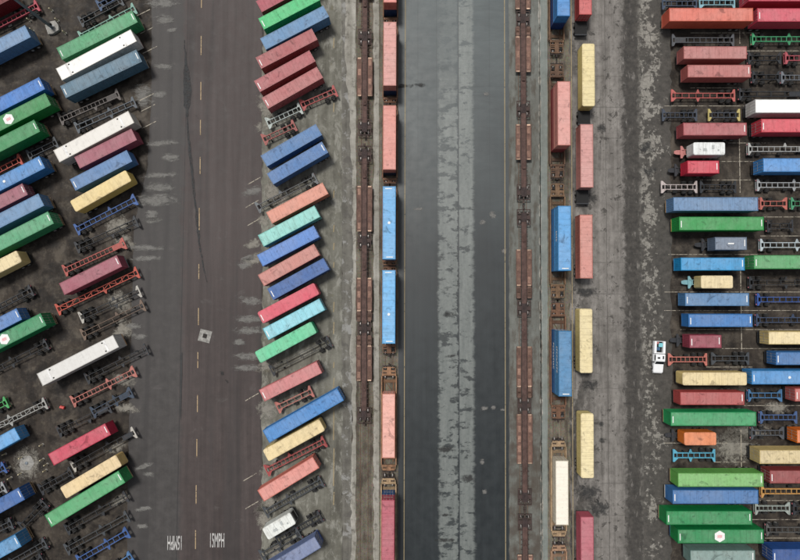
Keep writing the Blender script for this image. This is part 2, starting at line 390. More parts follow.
def mat_line(name, c0, c1, wear=0.5):
    t = NT(name); a = t.noise(t.pos, 1.6, 6, 0.7)
    return t.done(t.mix(t.noise(t.pos, 0.4, 3), c0, c1), 0.75, alpha=t.step(a, wear - 0.10, wear + 0.02, 0.15, 0.95))
M['yellow'] = mat_line('worn_yellow_paint', (0.25, 0.19, 0.10), (0.36, 0.30, 0.19), 0.42)
M['dash'] = mat_line('worn_dash_paint', (0.36, 0.25, 0.13), (0.42, 0.33, 0.22), 0.47)
M['whiteline'] = mat_line('worn_white_paint', (0.30, 0.27, 0.22), (0.40, 0.36, 0.29), 0.50)
M['letter'] = mat_line('worn_letter_paint', (0.40, 0.39, 0.38), (0.50, 0.49, 0.47), 0.44)
def mat_patch(name, c0, c1, thr=0.55, band=0.14, amt=0.85, sc=(0.35, 1.2, 1)):
    """a worn-through or spilt patch whose edge breaks up; uv runs 0..1 over the patch"""
    t = NT(name); uv = t.n.new('ShaderNodeTexCoord').outputs['UV']; x, y, z = t.xyz(uv)
    def hump(q): return t.math('MULTIPLY', t.step(q, 0, 0.5), t.step(q, 0.5, 1, 1, 0))
    e = t.math('MULTIPLY', hump(x), hump(y))
    n = t.noise(t.vmul(t.pos, sc), 1.3, 7, 0.72, 0.5)
    v = t.math('ADD', t.math('MULTIPLY', t.math('SUBTRACT', n, 0.5), 2.4), t.math('POWER', e, 0.45))
    a = t.math('MULTIPLY', t.step(v, thr, thr + band, 0, amt), t.step(e, 0.0, 0.08))
    return t.done(t.mix(t.noise(t.pos, 2.0, 4), c0, c1), 0.85, alpha=a)
M['scrape'] = mat_patch('worn_pale_patch', (0.12, 0.116, 0.108), (0.27, 0.262, 0.245), 0.38, 0.6, 0.72, (0.5, 1.1, 1))
M['spill'] = mat_patch('dark_tar_patch', (0.028, 0.028, 0.028), (0.05, 0.05, 0.049), 0.40, 0.75, 0.8, (0.8, 0.8, 1))
M['dusty'] = mat_patch('dusty_concrete_patch', (0.13, 0.12, 0.10), (0.33, 0.31, 0.27), 0.32, 0.7, 0.85, (0.8, 0.8, 1))
M['seal'] = mat_line('worn_tar_seal', (0.024, 0.025, 0.026), (0.045, 0.046, 0.047), 0.50)

# ------------------------------------------------------------------ the ground
def jag(pts, amp, stepm=1.2):
    """walk a closed outline and roughen it (world metres)"""
    out = []
    n = len(pts)
    for i in range(n):
        a, b = pts[i], pts[(i + 1) % n]; L = (b - a).length; k = max(1, int(L / stepm)) if amp else 1
        for j in range(k):
            p = a.lerp(b, j / k)
            if amp and j: p = p + Vector((random.uniform(-amp, amp), random.uniform(-amp, amp) * 0.5, 0))
            out.append(p)
    return out
def sheet(name, px, z, m, amp=0.0, kind='structure', stepm=1.2):
    pts = jag([at(x, y, 0) for x, y in px], amp, stepm)
    me = bpy.data.meshes.new(name)
    me.from_pydata([(p.x, p.y, z) for p in pts], [], [list(range(len(pts)))])
    me.materials.append(m)
    if me.polygons[0].normal.z < 0: me.flip_normals()
    return tag(link(name, me), kind=kind)
def quads(name, rects, z, m, parent=None):
    """patches (cx, cy, length, width, degrees) in picture units laid on the ground as one marking"""
    vs, fs = [], []
    for cx, cy, L, W, a in rects:
        c = at(cx, cy, 0); s = H / F; ca, sa = math.cos(R(a)), math.sin(R(a))
        i = len(vs)
        for u, w in ((-1, -1), (1, -1), (1, 1), (-1, 1)):
            X, Y = u * L / 2 * s, w * W / 2 * s
            vs.append((c.x + X * ca - Y * sa, c.y + X * sa + Y * ca, z)); 
        fs.append((i, i + 1, i + 2, i + 3))
    me = bpy.data.meshes.new(name); me.from_pydata(vs, [], fs); me.materials.append(m)
    uv = me.uv_layers.new(name='UVMap')
    for k in range(len(fs)):
        for j, q in enumerate(((0, 0), (1, 0), (1, 1), (0, 1))): uv.data[k * 4 + j].uv = q
    return tag(link(name, me), kind='structure')
T0, B0 = -260, 820     # strips run on well past both picture edges
g = bpy.data.meshes.new('ground'); g.from_pydata([(-900, -900, 0), (900, -900, 0), (900, 900, 0), (-900, 900, 0)], [], [(0, 1, 2, 3)]); g.materials.append(M['yard'])
tag(link('ground', g), kind='structure')
sheet('road', [(154, T0), (152, 0), (151, 110), (148, 165), (134, 225), (131, 330), (128, 470), (125, B0), (262, B0), (262, 300), (262, T0)], 0.004, M['road_left'], 0.12)
sheet('parking_apron', [(264, T0), (262, 200), (262, B0), (343, B0), (343, T0)], 0.008, M['apron'], 0.25)
sheet('service_strip', [(342, T0), (342, B0), (354, B0), (352, 420), (354, 300), (356, T0)], 0.012, M['strip'], 0.2)
sheet('concrete_ribbon', [(344, T0), (346, 10), (345, 60), (350, 120), (353, 200), (352, 300), (350, 345), (353, 420), (351, 500), (353, B0), (357, B0), (357.5, 400), (357, 300), (357, 150), (356, 0), (357, T0)], 0.016, M['pale'], 0.22)
sheet('track_bed', [(356, T0), (356, B0), (374.5, B0), (374.5, T0)], 0.020, M['ballast'], 0.12)
sheet('track_kerb_strip', [(373.6, T0), (373.6, B0), (380, B0), (380, T0)], 0.024, M['pale'], 0.16)
sheet('rail_bed', [(379, T0), (379, B0), (402, B0), (402, T0)], 0.028, M['ballast'], 0.04)
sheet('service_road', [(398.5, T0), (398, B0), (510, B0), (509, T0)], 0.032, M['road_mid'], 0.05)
sheet('track_pavement', [(508.5, T0), (509.5, B0), (541, B0), (539, T0)], 0.036, M['rtrack'], 0.10)
sheet('grey_strip', [(539.5, T0), (541.5, B0), (548.5, B0), (547, T0)], 0.040, M['gstrip'], 0.08)
sheet('concrete_seam', [(537.6, T0), (539.2, 150), (540, 300), (541, 430), (542, B0), (543.4, B0), (542.2, 430), (541.4, 300), (540.5, 150), (539.5, T0)], 0.044, M['pale'], 0.20, stepm=0.8)
sheet('train_bed', [(547, T0), (548, B0), (573, B0), (571, T0)], 0.048, M['ballast'], 0.08)
sheet('loading_lane', [(569, T0), (571, B0), (672, B0), (670, T0)], 0.052, M['lane'], 0.30)

# painted lines
def line(name, pts, w, m, z):
    px = [(x - w / 2, y) for x, y in pts] + [(x + w / 2, y) for x, y in reversed(pts)]
    return sheet(name, px, z, m)
line('edge_line', [(405.8, T0), (405.4, 0), (404.6, 280), (404.0, 560), (403.6, B0)], 0.75, M['yellow'], 0.070)
line('edge_line', [(504.2, T0), (504.4, 0), (505, 280), (505.6, 560), (506, B0)], 0.75, M['yellow'], 0.070)
line('edge_line', [(570.6, T0), (571, 0), (572, 280), (573, 560), (573.6, B0)], 0.75, M['yellow'], 0.070)
for y0, y1, x in ((-60, -42, 202), (0, 8, 201.6), (36, 55, 201.3), (82, 100, 201), (120, 135, 200.6), (157, 174, 200.3), (208, 230, 199.4), (264, 279, 199), (308, 325, 198.6), (352, 368, 198), (395, 412, 197.6), (439, 457, 197), (485, 504, 196.3), (530, 549, 195.7), (585, 603, 195)):
    sheet('lane_dash', [(x - 0.42, y0), (x + 0.42, y0), (x + 0.32, y1), (x - 0.52, y1)], 0.066, M['dash'])
for y0, y1 in ((38, 48), (103, 112), (190, 198), (225, 232), (243, 250), (262, 268), (302, 312), (322, 334), (362, 368), (378, 388), (398, 440), (448, 486), (492, 505)):
    sheet('bay_dash', [(333.6, y0), (334.5, y0), (334.0, y1), (333.1, y1)], 0.066, M['yellow'])
# stall lines: left yard (leaning) and right yard (level)
for x, y in ((143, 13), (146, 31), (150, 50), (141, 71), (147, 97), (148, 108), (149, 125)):
    quads('stall_line', [(x, y, 16, 0.8, 27)], 0.066, M['whiteline'])
for x, y in ((254, 181), (252, 204), (254, 222), (252, 397), (250, 477), (252, 505)):
    quads('stall_line', [(x, y, 15, 0.8, 30)], 0.066, M['whiteline'])
for y, x0, x1 in ((33, 690, 760), (51, 746, 800), (88, 690, 740), (106, 664, 745), (143, 728, 770), (161.5, 720, 757), (180, 700, 756), (217, 764, 800), (236, 760, 830), (254.5, 668, 758), (292, 664, 830), (310.5, 664, 800), (329.5, 680, 800), (348.5, 722, 800), (367, 706, 752), (405.5, 744, 800), (443, 664, 728), (462, 714, 745), (500.5, 758, 800), (519.5, 752, 812), (538, 765, 820)):
    quads('stall_line', [((x0 + x1) / 2, y, x1 - x0, 0.55, 0)], 0.066, M['whiteline'])
for y0, y1 in ((24, 44), (135, 193), (262, 370), (430, 470)):
    quads('stall_line', [(739.5 + (y0 > 250) * 1.5, (y0 + y1) / 2, y1 - y0, 0.8, 90)], 0.068, M['whiteline'])
# worn and stained places on the paving
quads('worn_patches', [(a + random.uniform(-2, 2), b + random.uniform(-1, 1), (L * random.uniform(1.0, 1.9) + 4) * (0.6 if a > 400 else 1), (W * random.uniform(1.2, 2.4) + 2) * (0.6 if a > 400 else 1), r + random.uniform(-6, 6)) for a, b, L, W, r in [(164, 4, 24, 7, 3), (166, 21, 22, 6, 2), (173, 30, 7, 3, 0), (164, 65.5, 22, 4.5, 2), (145, 96, 22, 14, 25), (157, 94, 12, 7, 0), (160, 143, 26, 4, 2), (170, 158, 14, 6, 0), (160, 174.5, 30, 5, 2), (158, 188, 26, 6, 0), (157, 201, 36, 11, 2), (151, 214, 14, 5, 0), (152, 221, 12, 4, 0), (144, 248, 26, 4, 0), (146, 259, 22, 4, 0),
    (136, 327, 14, 4, 0), (140, 336, 12, 3, 0), (252, 301, 26, 6, 0), (248, 318.5, 24, 4.5, 0), (250, 331.5, 26, 4.5, 0), (239, 342, 8, 4, 0), (247, 356, 22, 4, 2), (247, 368, 22, 5, 0), (250, 257, 16, 5, 10), (246, 264, 14, 6, 20), (254, 190, 14, 5, 20),
    (146, 466, 12, 3, 10), (146, 474, 10, 3, 5), (144, 508, 18, 3, 8), (141, 526, 12, 3, 5),
    (491, 215, 9, 7, 0), (483, 221, 8, 5, 0), (487, 94, 8, 3, 0), (483, 408, 8, 5, 0), (494, 408, 7, 4, 0), (503, 409, 10, 3, 0), (484, 461, 5, 5, 0), (485, 492, 5, 4, 0), (418, 208, 12, 3, 0), (504, 251, 8, 4, 0)]], 0.064, M['scrape'])
quads('dusty_patches', [(a, b, L * 1.35, W * 1.35, r) for a, b, L, W, r in [(267, 108, 16, 30, 25), (268, 124, 26, 12, 25), (273, 196, 16, 40, 5), (280, 203, 22, 14, 28), (264, 220, 14, 12, 25), (253, 244, 18, 9, 25), (255, 259, 26, 12, 25), (268, 366, 24, 12, 10), (272, 392, 18, 14, 20), (268, 410, 22, 20, 25), (270, 470, 22, 14, 25), (268, 505, 26, 16, 25), (264, 520, 14, 30, 20), (276, 552, 34, 14, 25),
    (118, 226, 26, 20, 20), (124, 242, 16, 22, 60), (120, 302, 20, 26, 70), (123, 330, 22, 18, 60), (124, 380, 12, 24, 80), (126, 408, 10, 26, 85), (116, 448, 22, 9, 25), (28, 463, 26, 30, 0), (735, 446, 40, 34, 20), (748, 432, 44, 16, 0), (775, 408, 26, 12, 0), (120, 500, 20, 10, 25)]], 0.062, M['dusty'])
quads('tar_patches', [(404, 86, 26, 6, 0), (420, 85, 20, 6, 0), (448, 314, 20, 9, 0), (452, 356, 18, 4, 8), (446, 449, 26, 9, 2), (468, 479, 22, 12, 0), (447, 515, 26, 4, 0), (445, 540, 28, 6, 0), (222, 373, 8, 5, -50), (227, 381, 7, 4, -50), (646, 148, 22, 20, 0), (602, 128, 16, 14, 0), (650, 172, 20, 14, 0), (588, 492, 40, 26, 0), (600, 508, 36, 24, 0), (590, 385, 26, 16, 0), (600, 424, 10, 10, 0), (602, 440, 10, 9, 0), (586, 292, 34, 16, 0), (588, 198, 26, 22, 0)], 0.065, M['spill'])
# the tar seam that wanders down the left road
seam_px = [(184.5, 40, 0.5), (185.6, 60, 1.0), (187, 80, 3.6), (187.5, 95, 3.8), (186.8, 106, 3.2), (187.4, 110, 0.8), (187.2, 115, 1.4), (187.4, 120, 0.5), (188.2, 135, 1.1), (189.8, 150, 1.6), (193, 180, 1.3), (196, 208, 0.9), (198.2, 232, 1.5), (199.6, 245, 0.8), (203, 264, 0.7), (207, 282, 0.4)]
sheet('tar_seam', [(x - w, y) for x, y, w in seam_px] + [(x + w, y) for x, y, w in reversed(seam_px)], 0.0645, M['seal'], 0.12, stepm=0.7)
sheet('tar_seam', [(180.3, 355), (182.3, 352), (182.4, 375), (181, 420), (180.2, 415)], 0.0645, M['tar'], 0.03)
sheet('pavement_joint', [(214.7, -20), (215.2, -20), (214.6, 45), (214.1, 45)], 0.0645, M['scrape'])

# lettering on the road: 15MPH facing each lane
def road_text(cx, cy, rot):
    cu = bpy.data.curves.new('speed_lettering', 'FONT'); cu.body = '15MPH'; cu.align_x = 'CENTER'; cu.align_y = 'CENTER'; cu.size = 1.0; cu.offset = 0.012
    tmp = bpy.data.objects.new('tmp', cu); C.objects.link(tmp)
    bpy.context.view_layer.update()
    me = bpy.data.meshes.new_from_object(tmp.evaluated_get(bpy.context.evaluated_depsgraph_get()))
    bpy.data.objects.remove(tmp); me.materials.clear(); me.materials.append(M['letter'])
    w = max(v.co.x for v in me.vertices) - min(v.co.x for v in me.vertices); h = max(v.co.y for v in me.vertices) - min(v.co.y for v in me.vertices)
    p = at(cx, cy); o = tag(link('speed_lettering', me, None, (p.x, p.y, 0.070), rot), 'white road lettering 15MPH', kind='structure')
    o.scale = (14.0 * H / F / w, 14.0 * H / F / h, 1)
road_text(217, 541, 0); road_text(175, 542, math.pi)

# rails
def rail(x0, y0, x1, y1):
    a, b = at(x0, y0), at(x1, y1)
    bm = bmesh.new(); bar(bm, (a.x, a.y, 0.060), (b.x, b.y, 0.060), 0.075, 0.10)
    me = bpy.data.meshes.new('rail'); bm.to_mesh(me); bm.free(); me.materials.append(M['rust'])
    o = tag(link('rail', me), kind='structure'); o.color = (0.10, 0.065, 0.045, 1)
RAIL_TOP = 0.110
TRACKS = {'ls': ((365.2, 0), (364.0, 560)), 'lw': ((390.6, 0), (388.4, 560)), 'rs': ((521.7, 0), (523.8, 560)), 'rw': ((555.0, 0), (557.4, 560))}
def track(k, py):
    (xa, ya), (xb, yb) = TRACKS[k]; return at(xa + (xb - xa) * py / 560, py)
for k in TRACKS:
    a, b = track(k, T0), track(k, B0)
    for s in (-1, 1):
        ua, ub = a + Vector((0.755 * s, 0, 0)), b + Vector((0.755 * s, 0, 0))
        bm = bmesh.new(); bar(bm, (ua.x, ua.y, 0.060), (ub.x, ub.y, 0.060), 0.075, 0.10)
        me = bpy.data.meshes.new('rail'); bm.to_mesh(me); bm.free(); me.materials.append(M['rust'])
        o = tag(link('rail', me), kind='structure'); o.color = (0.13, 0.085, 0.06, 1)
#@@OBJECTS@@
# ------------------------------------------------------------------ shipping containers
def shade(c, k, sat=1.0):
    l = 0.3 * c[0] + 0.59 * c[1] + 0.11 * c[2]
    return tuple(max(0.003, min(1.0, (l + (v - l) * sat) * k)) for v in c)
LEN = {20: 6.06, 40: 12.19, 45: 13.72, 53: 16.15}
def corr_line(L, pitch, depth):
    n = max(2, int(round(L / pitch))); p = L / n; out = []
    for i in range(n):
        x = -L / 2 + i * p
        out += [(x, 0), (x + p * 0.32, 0), (x + p * 0.5, depth), (x + p * 0.82, depth)]
    return out + [(L / 2, 0)]
def b_frame(L, W, h):
    def f(bm):
        a, b = L / 2, W / 2
        for sx in (-1, 1):
            for sy in (-1, 1):
                x0, x1 = sorted((sx * a, sx * (a - 0.16))); y0, y1 = sorted((sy * b, sy * (b - 0.16)))
                box(bm, x0, x1, y0, y1, 0.12, h - 0.12)
                x0, x1 = sorted((sx * a, sx * (a - 0.178))); y0, y1 = sorted((sy * (b + 0.006), sy * (b - 0.162)))
                box(bm, x0, x1, y0, y1, 0, 0.118); box(bm, x0, x1, y0, y1, h - 0.118, h)
        for sy in (-1, 1):
            y0, y1 = sorted((sy * (b - 0.004), sy * (b - 0.10)))
            box(bm, -a + 0.178, a - 0.178, y0, y1, 0.01, 0.16); box(bm, -a + 0.178, a - 0.178, y0, y1, h - 0.09, h - 0.012)
        for sx in (-1, 1):
            x0, x1 = sorted((sx * (a - 0.004), sx * (a - 0.13)))
            box(bm, x0, x1, -b + 0.162, b - 0.162, 0.01, 0.16); box(bm, x0, x1, -b + 0.162, b - 0.162, h - 0.12, h - 0.012)
        box(bm, -a + 0.13, a - 0.13, -b + 0.1, b - 0.1, 0.05, 0.13)          # floor
    return f
def b_side(L, h):
    def f(bm):
        pts = corr_line(L - 0.3, 0.28, 0.036)
        lo = [bm.verts.new((x, -d, 0.15)) for x, d in pts]; hi = [bm.verts.new((x, -d, h - 0.08)) for x, d in pts]
        for i in range(len(pts) - 1): bm.faces.new((lo[i], lo[i + 1], hi[i + 1], hi[i]))
    return f
def b_endwall(W, h):
    def f(bm):
        pts = corr_line(W - 0.3, 0.25, 0.045)
        lo = [bm.verts.new((-d, y, 0.15)) for y, d in pts]; hi = [bm.verts.new((-d, y, h - 0.1)) for y, d in pts]
        for i in range(len(pts) - 1): bm.faces.new((lo[i], lo[i + 1], hi[i + 1], hi[i]))
    return f
def b_roof(L, W, h, pitch):
    def f(bm):
        n = int(round((L - 0.3) / pitch)); p = (L - 0.3) / n; xs = [(-L / 2 + 0.1, 0.0)]
        for i in range(n):
            x = -(L - 0.3) / 2 + i * p
            xs += [(x, 0), (x + 0.05, 0), (x + 0.10, 0.012), (x + p - 0.05, 0.012)]
        xs += [((L - 0.3) / 2, 0), (L / 2 - 0.1, 0)]
        rows = []
        for y, k in ((-W / 2 + 0.07, 0), (-W / 2 + 0.15, 1), (0, 1.25), (W / 2 - 0.15, 1), (W / 2 - 0.07, 0)):
            rows.append([bm.verts.new((x, y, h - 0.03 + d * k)) for x, d in xs])
        for a, b in zip(rows, rows[1:]):
            for i in range(len(xs) - 1): bm.faces.new((a[i], a[i + 1], b[i + 1], b[i]))
    return f
def b_door(W, h):
    def f(bm):
        y0, y1 = 0.17 - W / 2, -0.012
        box(bm, -0.05, 0, y0, y1, 0.17, h - 0.13)
        for k in range(3):
            z = 0.35 + k * (h - 0.6) / 3
            box(bm, -0.062, -0.051, y0 + 0.12, y1 - 0.12, z, z + (h - 0.6) / 3 - 0.14)
    return f
def b_lockbar(h):
    def f(bm):
        bar(bm, (-0.085, 0, 0.1), (-0.085, 0, h - 0.08), 0.04)
        for z in (0.16, 1.1, h - 0.2): box(bm, -0.1, -0.051, -0.06, 0.06, z, z + 0.06)
        bar(bm, (-0.105, -0.02, 1.3), (-0.105, 0.33, 1.3), 0.03)
    return f
def rounded_rect(L, W, r, n=5):
    pts = []
    for cx, cy, a0 in ((L / 2 - r, W / 2 - r, 0), (-L / 2 + r, W / 2 - r, 90), (-L / 2 + r, -W / 2 + r, 180), (L / 2 - r, -W / 2 + r, 270)):
        for k in range(n + 1):
            a = R(a0 + 90 * k / n); pts.append((cx + r * math.cos(a), cy + r * math.sin(a)))
    return pts
def b_shell(L, W, h, r):
    """smooth-sided body with rounded corners: walls only"""
    def f(bm):
        prev = None
        for z in (0.0, 0.2, h - 0.16):
            ring = [bm.verts.new((x, y, z)) for x, y in rounded_rect(L, W, r)]
            if prev:
                for i in range(len(ring)):
                    bm.faces.new((prev[i], prev[(i + 1) % len(ring)], ring[(i + 1) % len(ring)], ring[i]))
            else: bm.faces.new(ring[::-1])
            prev = ring
    return f
def b_cap(L, W, h, r):
    def f(bm):
        prev = None
        for z, d in ((h - 0.155, -0.012), (h - 0.08, 0.0), (h - 0.02, 0.05), (h, 0.16)):
            ring = [bm.verts.new((x, y, z)) for x, y in rounded_rect(L - 2 * d, W - 2 * d, r)]
            if prev:
                for i in range(len(ring)): bm.faces.new((prev[i], prev[(i + 1) % len(ring)], ring[(i + 1) % len(ring)], ring[i]))
            prev = ring
        bm.faces.new(prev)
    return f
def b_hex(r):
    def f(bm): prism(bm, [(r * math.cos(R(60 * k)), r * math.sin(R(60 * k))) for k in range(6)], 0, 0.006)
    return f
def b_hexmark(bm):
    for k in (-1, 1):
        for d in (-0.28, 0.0, 0.28):
            bar(bm, (d - 0.18, 0.12 * k + 0.17, 0.008), (d + 0.18, 0.12 * k - 0.17, 0.008), 0.07, 0.006)
            bar(bm, (d - 0.18, 0.12 * k - 0.17, 0.010), (d + 0.18, 0.12 * k + 0.17, 0.010), 0.07, 0.006)
def b_rect(L, W, t=0.006):
    def f(bm): box(bm, -L / 2, L / 2, -W / 2, W / 2, 0, t)
    return f

def container(label, ft, base, yaw, rgb, opts='', h=None, group=None):
    """base: centre of the underside; the front end looks along +X of the container"""
    L = LEN[ft]; rounded = 'o' in opts; reefer = 'r' in opts
    W = 2.59 if ft == 53 else 2.44
    if h is None: h = 2.9 if ft in (45, 53) else 2.59
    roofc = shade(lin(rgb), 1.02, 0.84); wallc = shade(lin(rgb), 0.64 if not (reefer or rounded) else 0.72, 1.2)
    name = {20: 'short_container', 40: 'shipping_container', 45: 'long_container', 53: 'domestic_container'}[ft]
    th = thing(name, label, 'container', base, yaw, group)
    if rounded:
        link('body', mesh(('body', ft, h), b_shell(L, W, h, 0.34), M['wall']), th, col=wallc)
        link('roof', mesh(('roof', 'o', ft, h), b_cap(L, W, h, 0.34), M['roof']), th, col=roofc)
        for s in (-1, 1):
            link('door', mesh(('door', 'o', s), lambda bm: box(bm, -0.02, 0.0, 0.03 if s > 0 else -0.8, 0.8 if s > 0 else -0.03, 0.2, 2.25), M['wall']), th, (-L / 2 - 0.003, 0, 0), col=shade(wallc, 0.9))
    else:
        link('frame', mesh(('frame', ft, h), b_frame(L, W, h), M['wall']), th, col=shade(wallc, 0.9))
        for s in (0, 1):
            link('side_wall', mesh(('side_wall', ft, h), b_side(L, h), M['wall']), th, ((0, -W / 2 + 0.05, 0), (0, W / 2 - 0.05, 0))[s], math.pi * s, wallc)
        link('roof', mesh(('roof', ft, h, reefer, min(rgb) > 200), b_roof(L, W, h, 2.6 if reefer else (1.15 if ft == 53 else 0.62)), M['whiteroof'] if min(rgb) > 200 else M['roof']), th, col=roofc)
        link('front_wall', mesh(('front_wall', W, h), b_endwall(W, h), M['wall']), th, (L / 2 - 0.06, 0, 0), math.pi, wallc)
        for s in (0, 1):
            d = link('door', mesh(('door', W, h), b_door(W, h), M['wall']), th, (-L / 2 + 0.07, 0, 0), 0, wallc)
            if s: d.scale = (1, -1, 1)
            for q in (0.32, 0.82):
                link('lock_bar', mesh(('lock_bar', h), b_lockbar(h), M['hub']), d, (0, -q, 0))
    if rounded and ft == 20 and min(rgb) > 200:
        for x, y, l, w in ((0.9, 0.2, 0.7, 0.5), (-0.7, -0.3, 0.45, 0.7), (-1.7, 0.3, 0.3, 0.3)):
            link('roof_vent', mesh(('roof_vent', x), b_rect(l, w, 0.07), M['wall']), th, (x, y, h + 0.001), col=(0.42, 0.44, 0.43))
        link('cooling_unit', mesh('cooling_unit', lambda bm: (box(bm, -0.22, 0.0, -0.85, 0.85, 0.9, 2.2), box(bm, -0.26, -0.221, -0.6, 0.6, 1.2, 1.9)), M['dark']), th, (-L / 2 - 0.026, 0, 0))
        for k in range(4):
            link('roof_seam', mesh('roof_seam', b_rect(0.06, 2.0, 0.012), M['wall']), th, (-2.1 + 1.4 * k, 0, h + 0.0005), col=(0.45, 0.46, 0.44))
    if reefer:
        for s in (-1, 1):
            st = link('roof_strap', mesh(('roof_strap', W), b_rect(0.35, W - 0.3, 0.02), M['roof']), th, (s * (L / 2 - 2.1), 0, h + 0.002), col=(0.86, 0.86, 0.85))
            for k in (-1, 1):
                link('bracket', mesh('bracket', b_rect(0.28, 0.22, 0.03), M['dark']), th, (s * (L / 2 - 2.55), k * 0.85, h + 0.002))
    if 'h' in opts:
        pos = float(opts.split('h')[1].split(';')[0] or 0)
        e = link('emblem', mesh('emblem', b_hex(1.08), M['print']), th, (pos, 0, h + 0.008), R(30))
        link('emblem_mark', mesh('emblem_mark', b_hexmark, M['pinkprint']), e, (0, 0, 0.004), R(-30))
    if 'f' in opts: link('end_marking', mesh('end_marking', b_rect(0.16, 1.25), M['print']), th, (L / 2 - 0.42, 0.12, h + 0.006))
    if 'b' in opts: link('end_marking', mesh('end_marking', b_rect(0.16, 1.25), M['print']), th, (-L / 2 + 0.42, -0.12, h + 0.006))
    if 'd' in opts:
        pos = float(opts.split('d')[1].split(';')[0] or 0)
        def disc(bm): lathe_z(bm, [(0, 0.26), (0.01, 0.25)], 14)
        link('roof_disc', mesh('roof_disc', disc, M['print']), th, (pos, 0, h + 0.006))
    if 'l' in opts:                                   # a short bright bar of print in the middle of the roof
        link('roof_print', mesh('roof_print', b_rect(1.15, 0.24), M['print']), th, (0, 0, h + 0.006))
    return th

def b_lettering(n, seed):
    def f(bm):
        rr = random.Random(seed); x = -n * 0.31
        for k in range(n):
            w = rr.uniform(0.34, 0.5)
            box(bm, x, x + 0.11, -0.004, 0.0, 0, 0.62)
            for z in rr.sample((0.0, 0.26, 0.5), 2): box(bm, x + 0.111, x + w, -0.004, 0.0, z, z + 0.11)
            x += w + 0.14
    return f
def lettering(th, pos, z, n, seed, W=2.44):
    link('side_lettering', mesh(('side_lettering', n, seed), b_lettering(n, seed), M['print']), th, (pos, -W / 2 + 0.008, z))

# ------------------------------------------------------------------ container chassis
DECK = 1.20
def b_wheel(bm):
    for s in (-1, 1):
        lathe_y(bm, [(s * 0.16 - 0.13, 0.30), (s * 0.16 - 0.13, 0.46), (s * 0.16 - 0.09, 0.50), (s * 0.16 + 0.09, 0.50), (s * 0.16 + 0.13, 0.46), (s * 0.16 + 0.13, 0.30)], 18, (0, 0, 0.5), 0)
        lathe_y(bm, [(s * 0.30 - 0.03, 0.16), (s * 0.30 + 0.0, 0.27), (s * 0.30 + 0.015, 0.16)], 12, (0, 0, 0.5), 1)
def b_bolster(flare):
    """cross beam at one end; local +X points off the end of the chassis"""
    def f(bm):
        box(bm, -0.22, 0.0, -1.215, 1.215, DECK - 0.22, DECK - 0.01)
        for s in (-1, 1):
            x = [(-0.222, 0.42 * s), (-0.222, 1.20 * s), (-0.34, 1.20 * s), (-0.34 - flare, 0.56 * s), (-0.34 - flare, 0.42 * s)]
            prism(bm, x if s < 0 else x[::-1], DECK - 0.18, DECK - 0.03)
            box(bm, -0.17, -0.05, s * 1.06 - 0.06, s * 1.06 + 0.06, DECK - 0.0099, DECK - 0.002)
    return f
def b_rearguard(bm):
    box(bm, 0.02, 0.10, -1.15, 1.15, 0.50, 0.62)
    for s in (-1, 1): box(bm, 0.025, 0.085, s * 0.62 - 0.06, s * 0.62 + 0.06, 0.62, DECK - 0.22)
def b_leg(bm):
    box(bm, -0.07, 0.07, -0.07, 0.07, 0.05, DECK - 0.28); box(bm, -0.16, 0.16, -0.16, 0.16, 0.0, 0.05)
    bar(bm, (0.07, 0, 0.25), (0.62, 0, DECK - 0.3), 0.05)
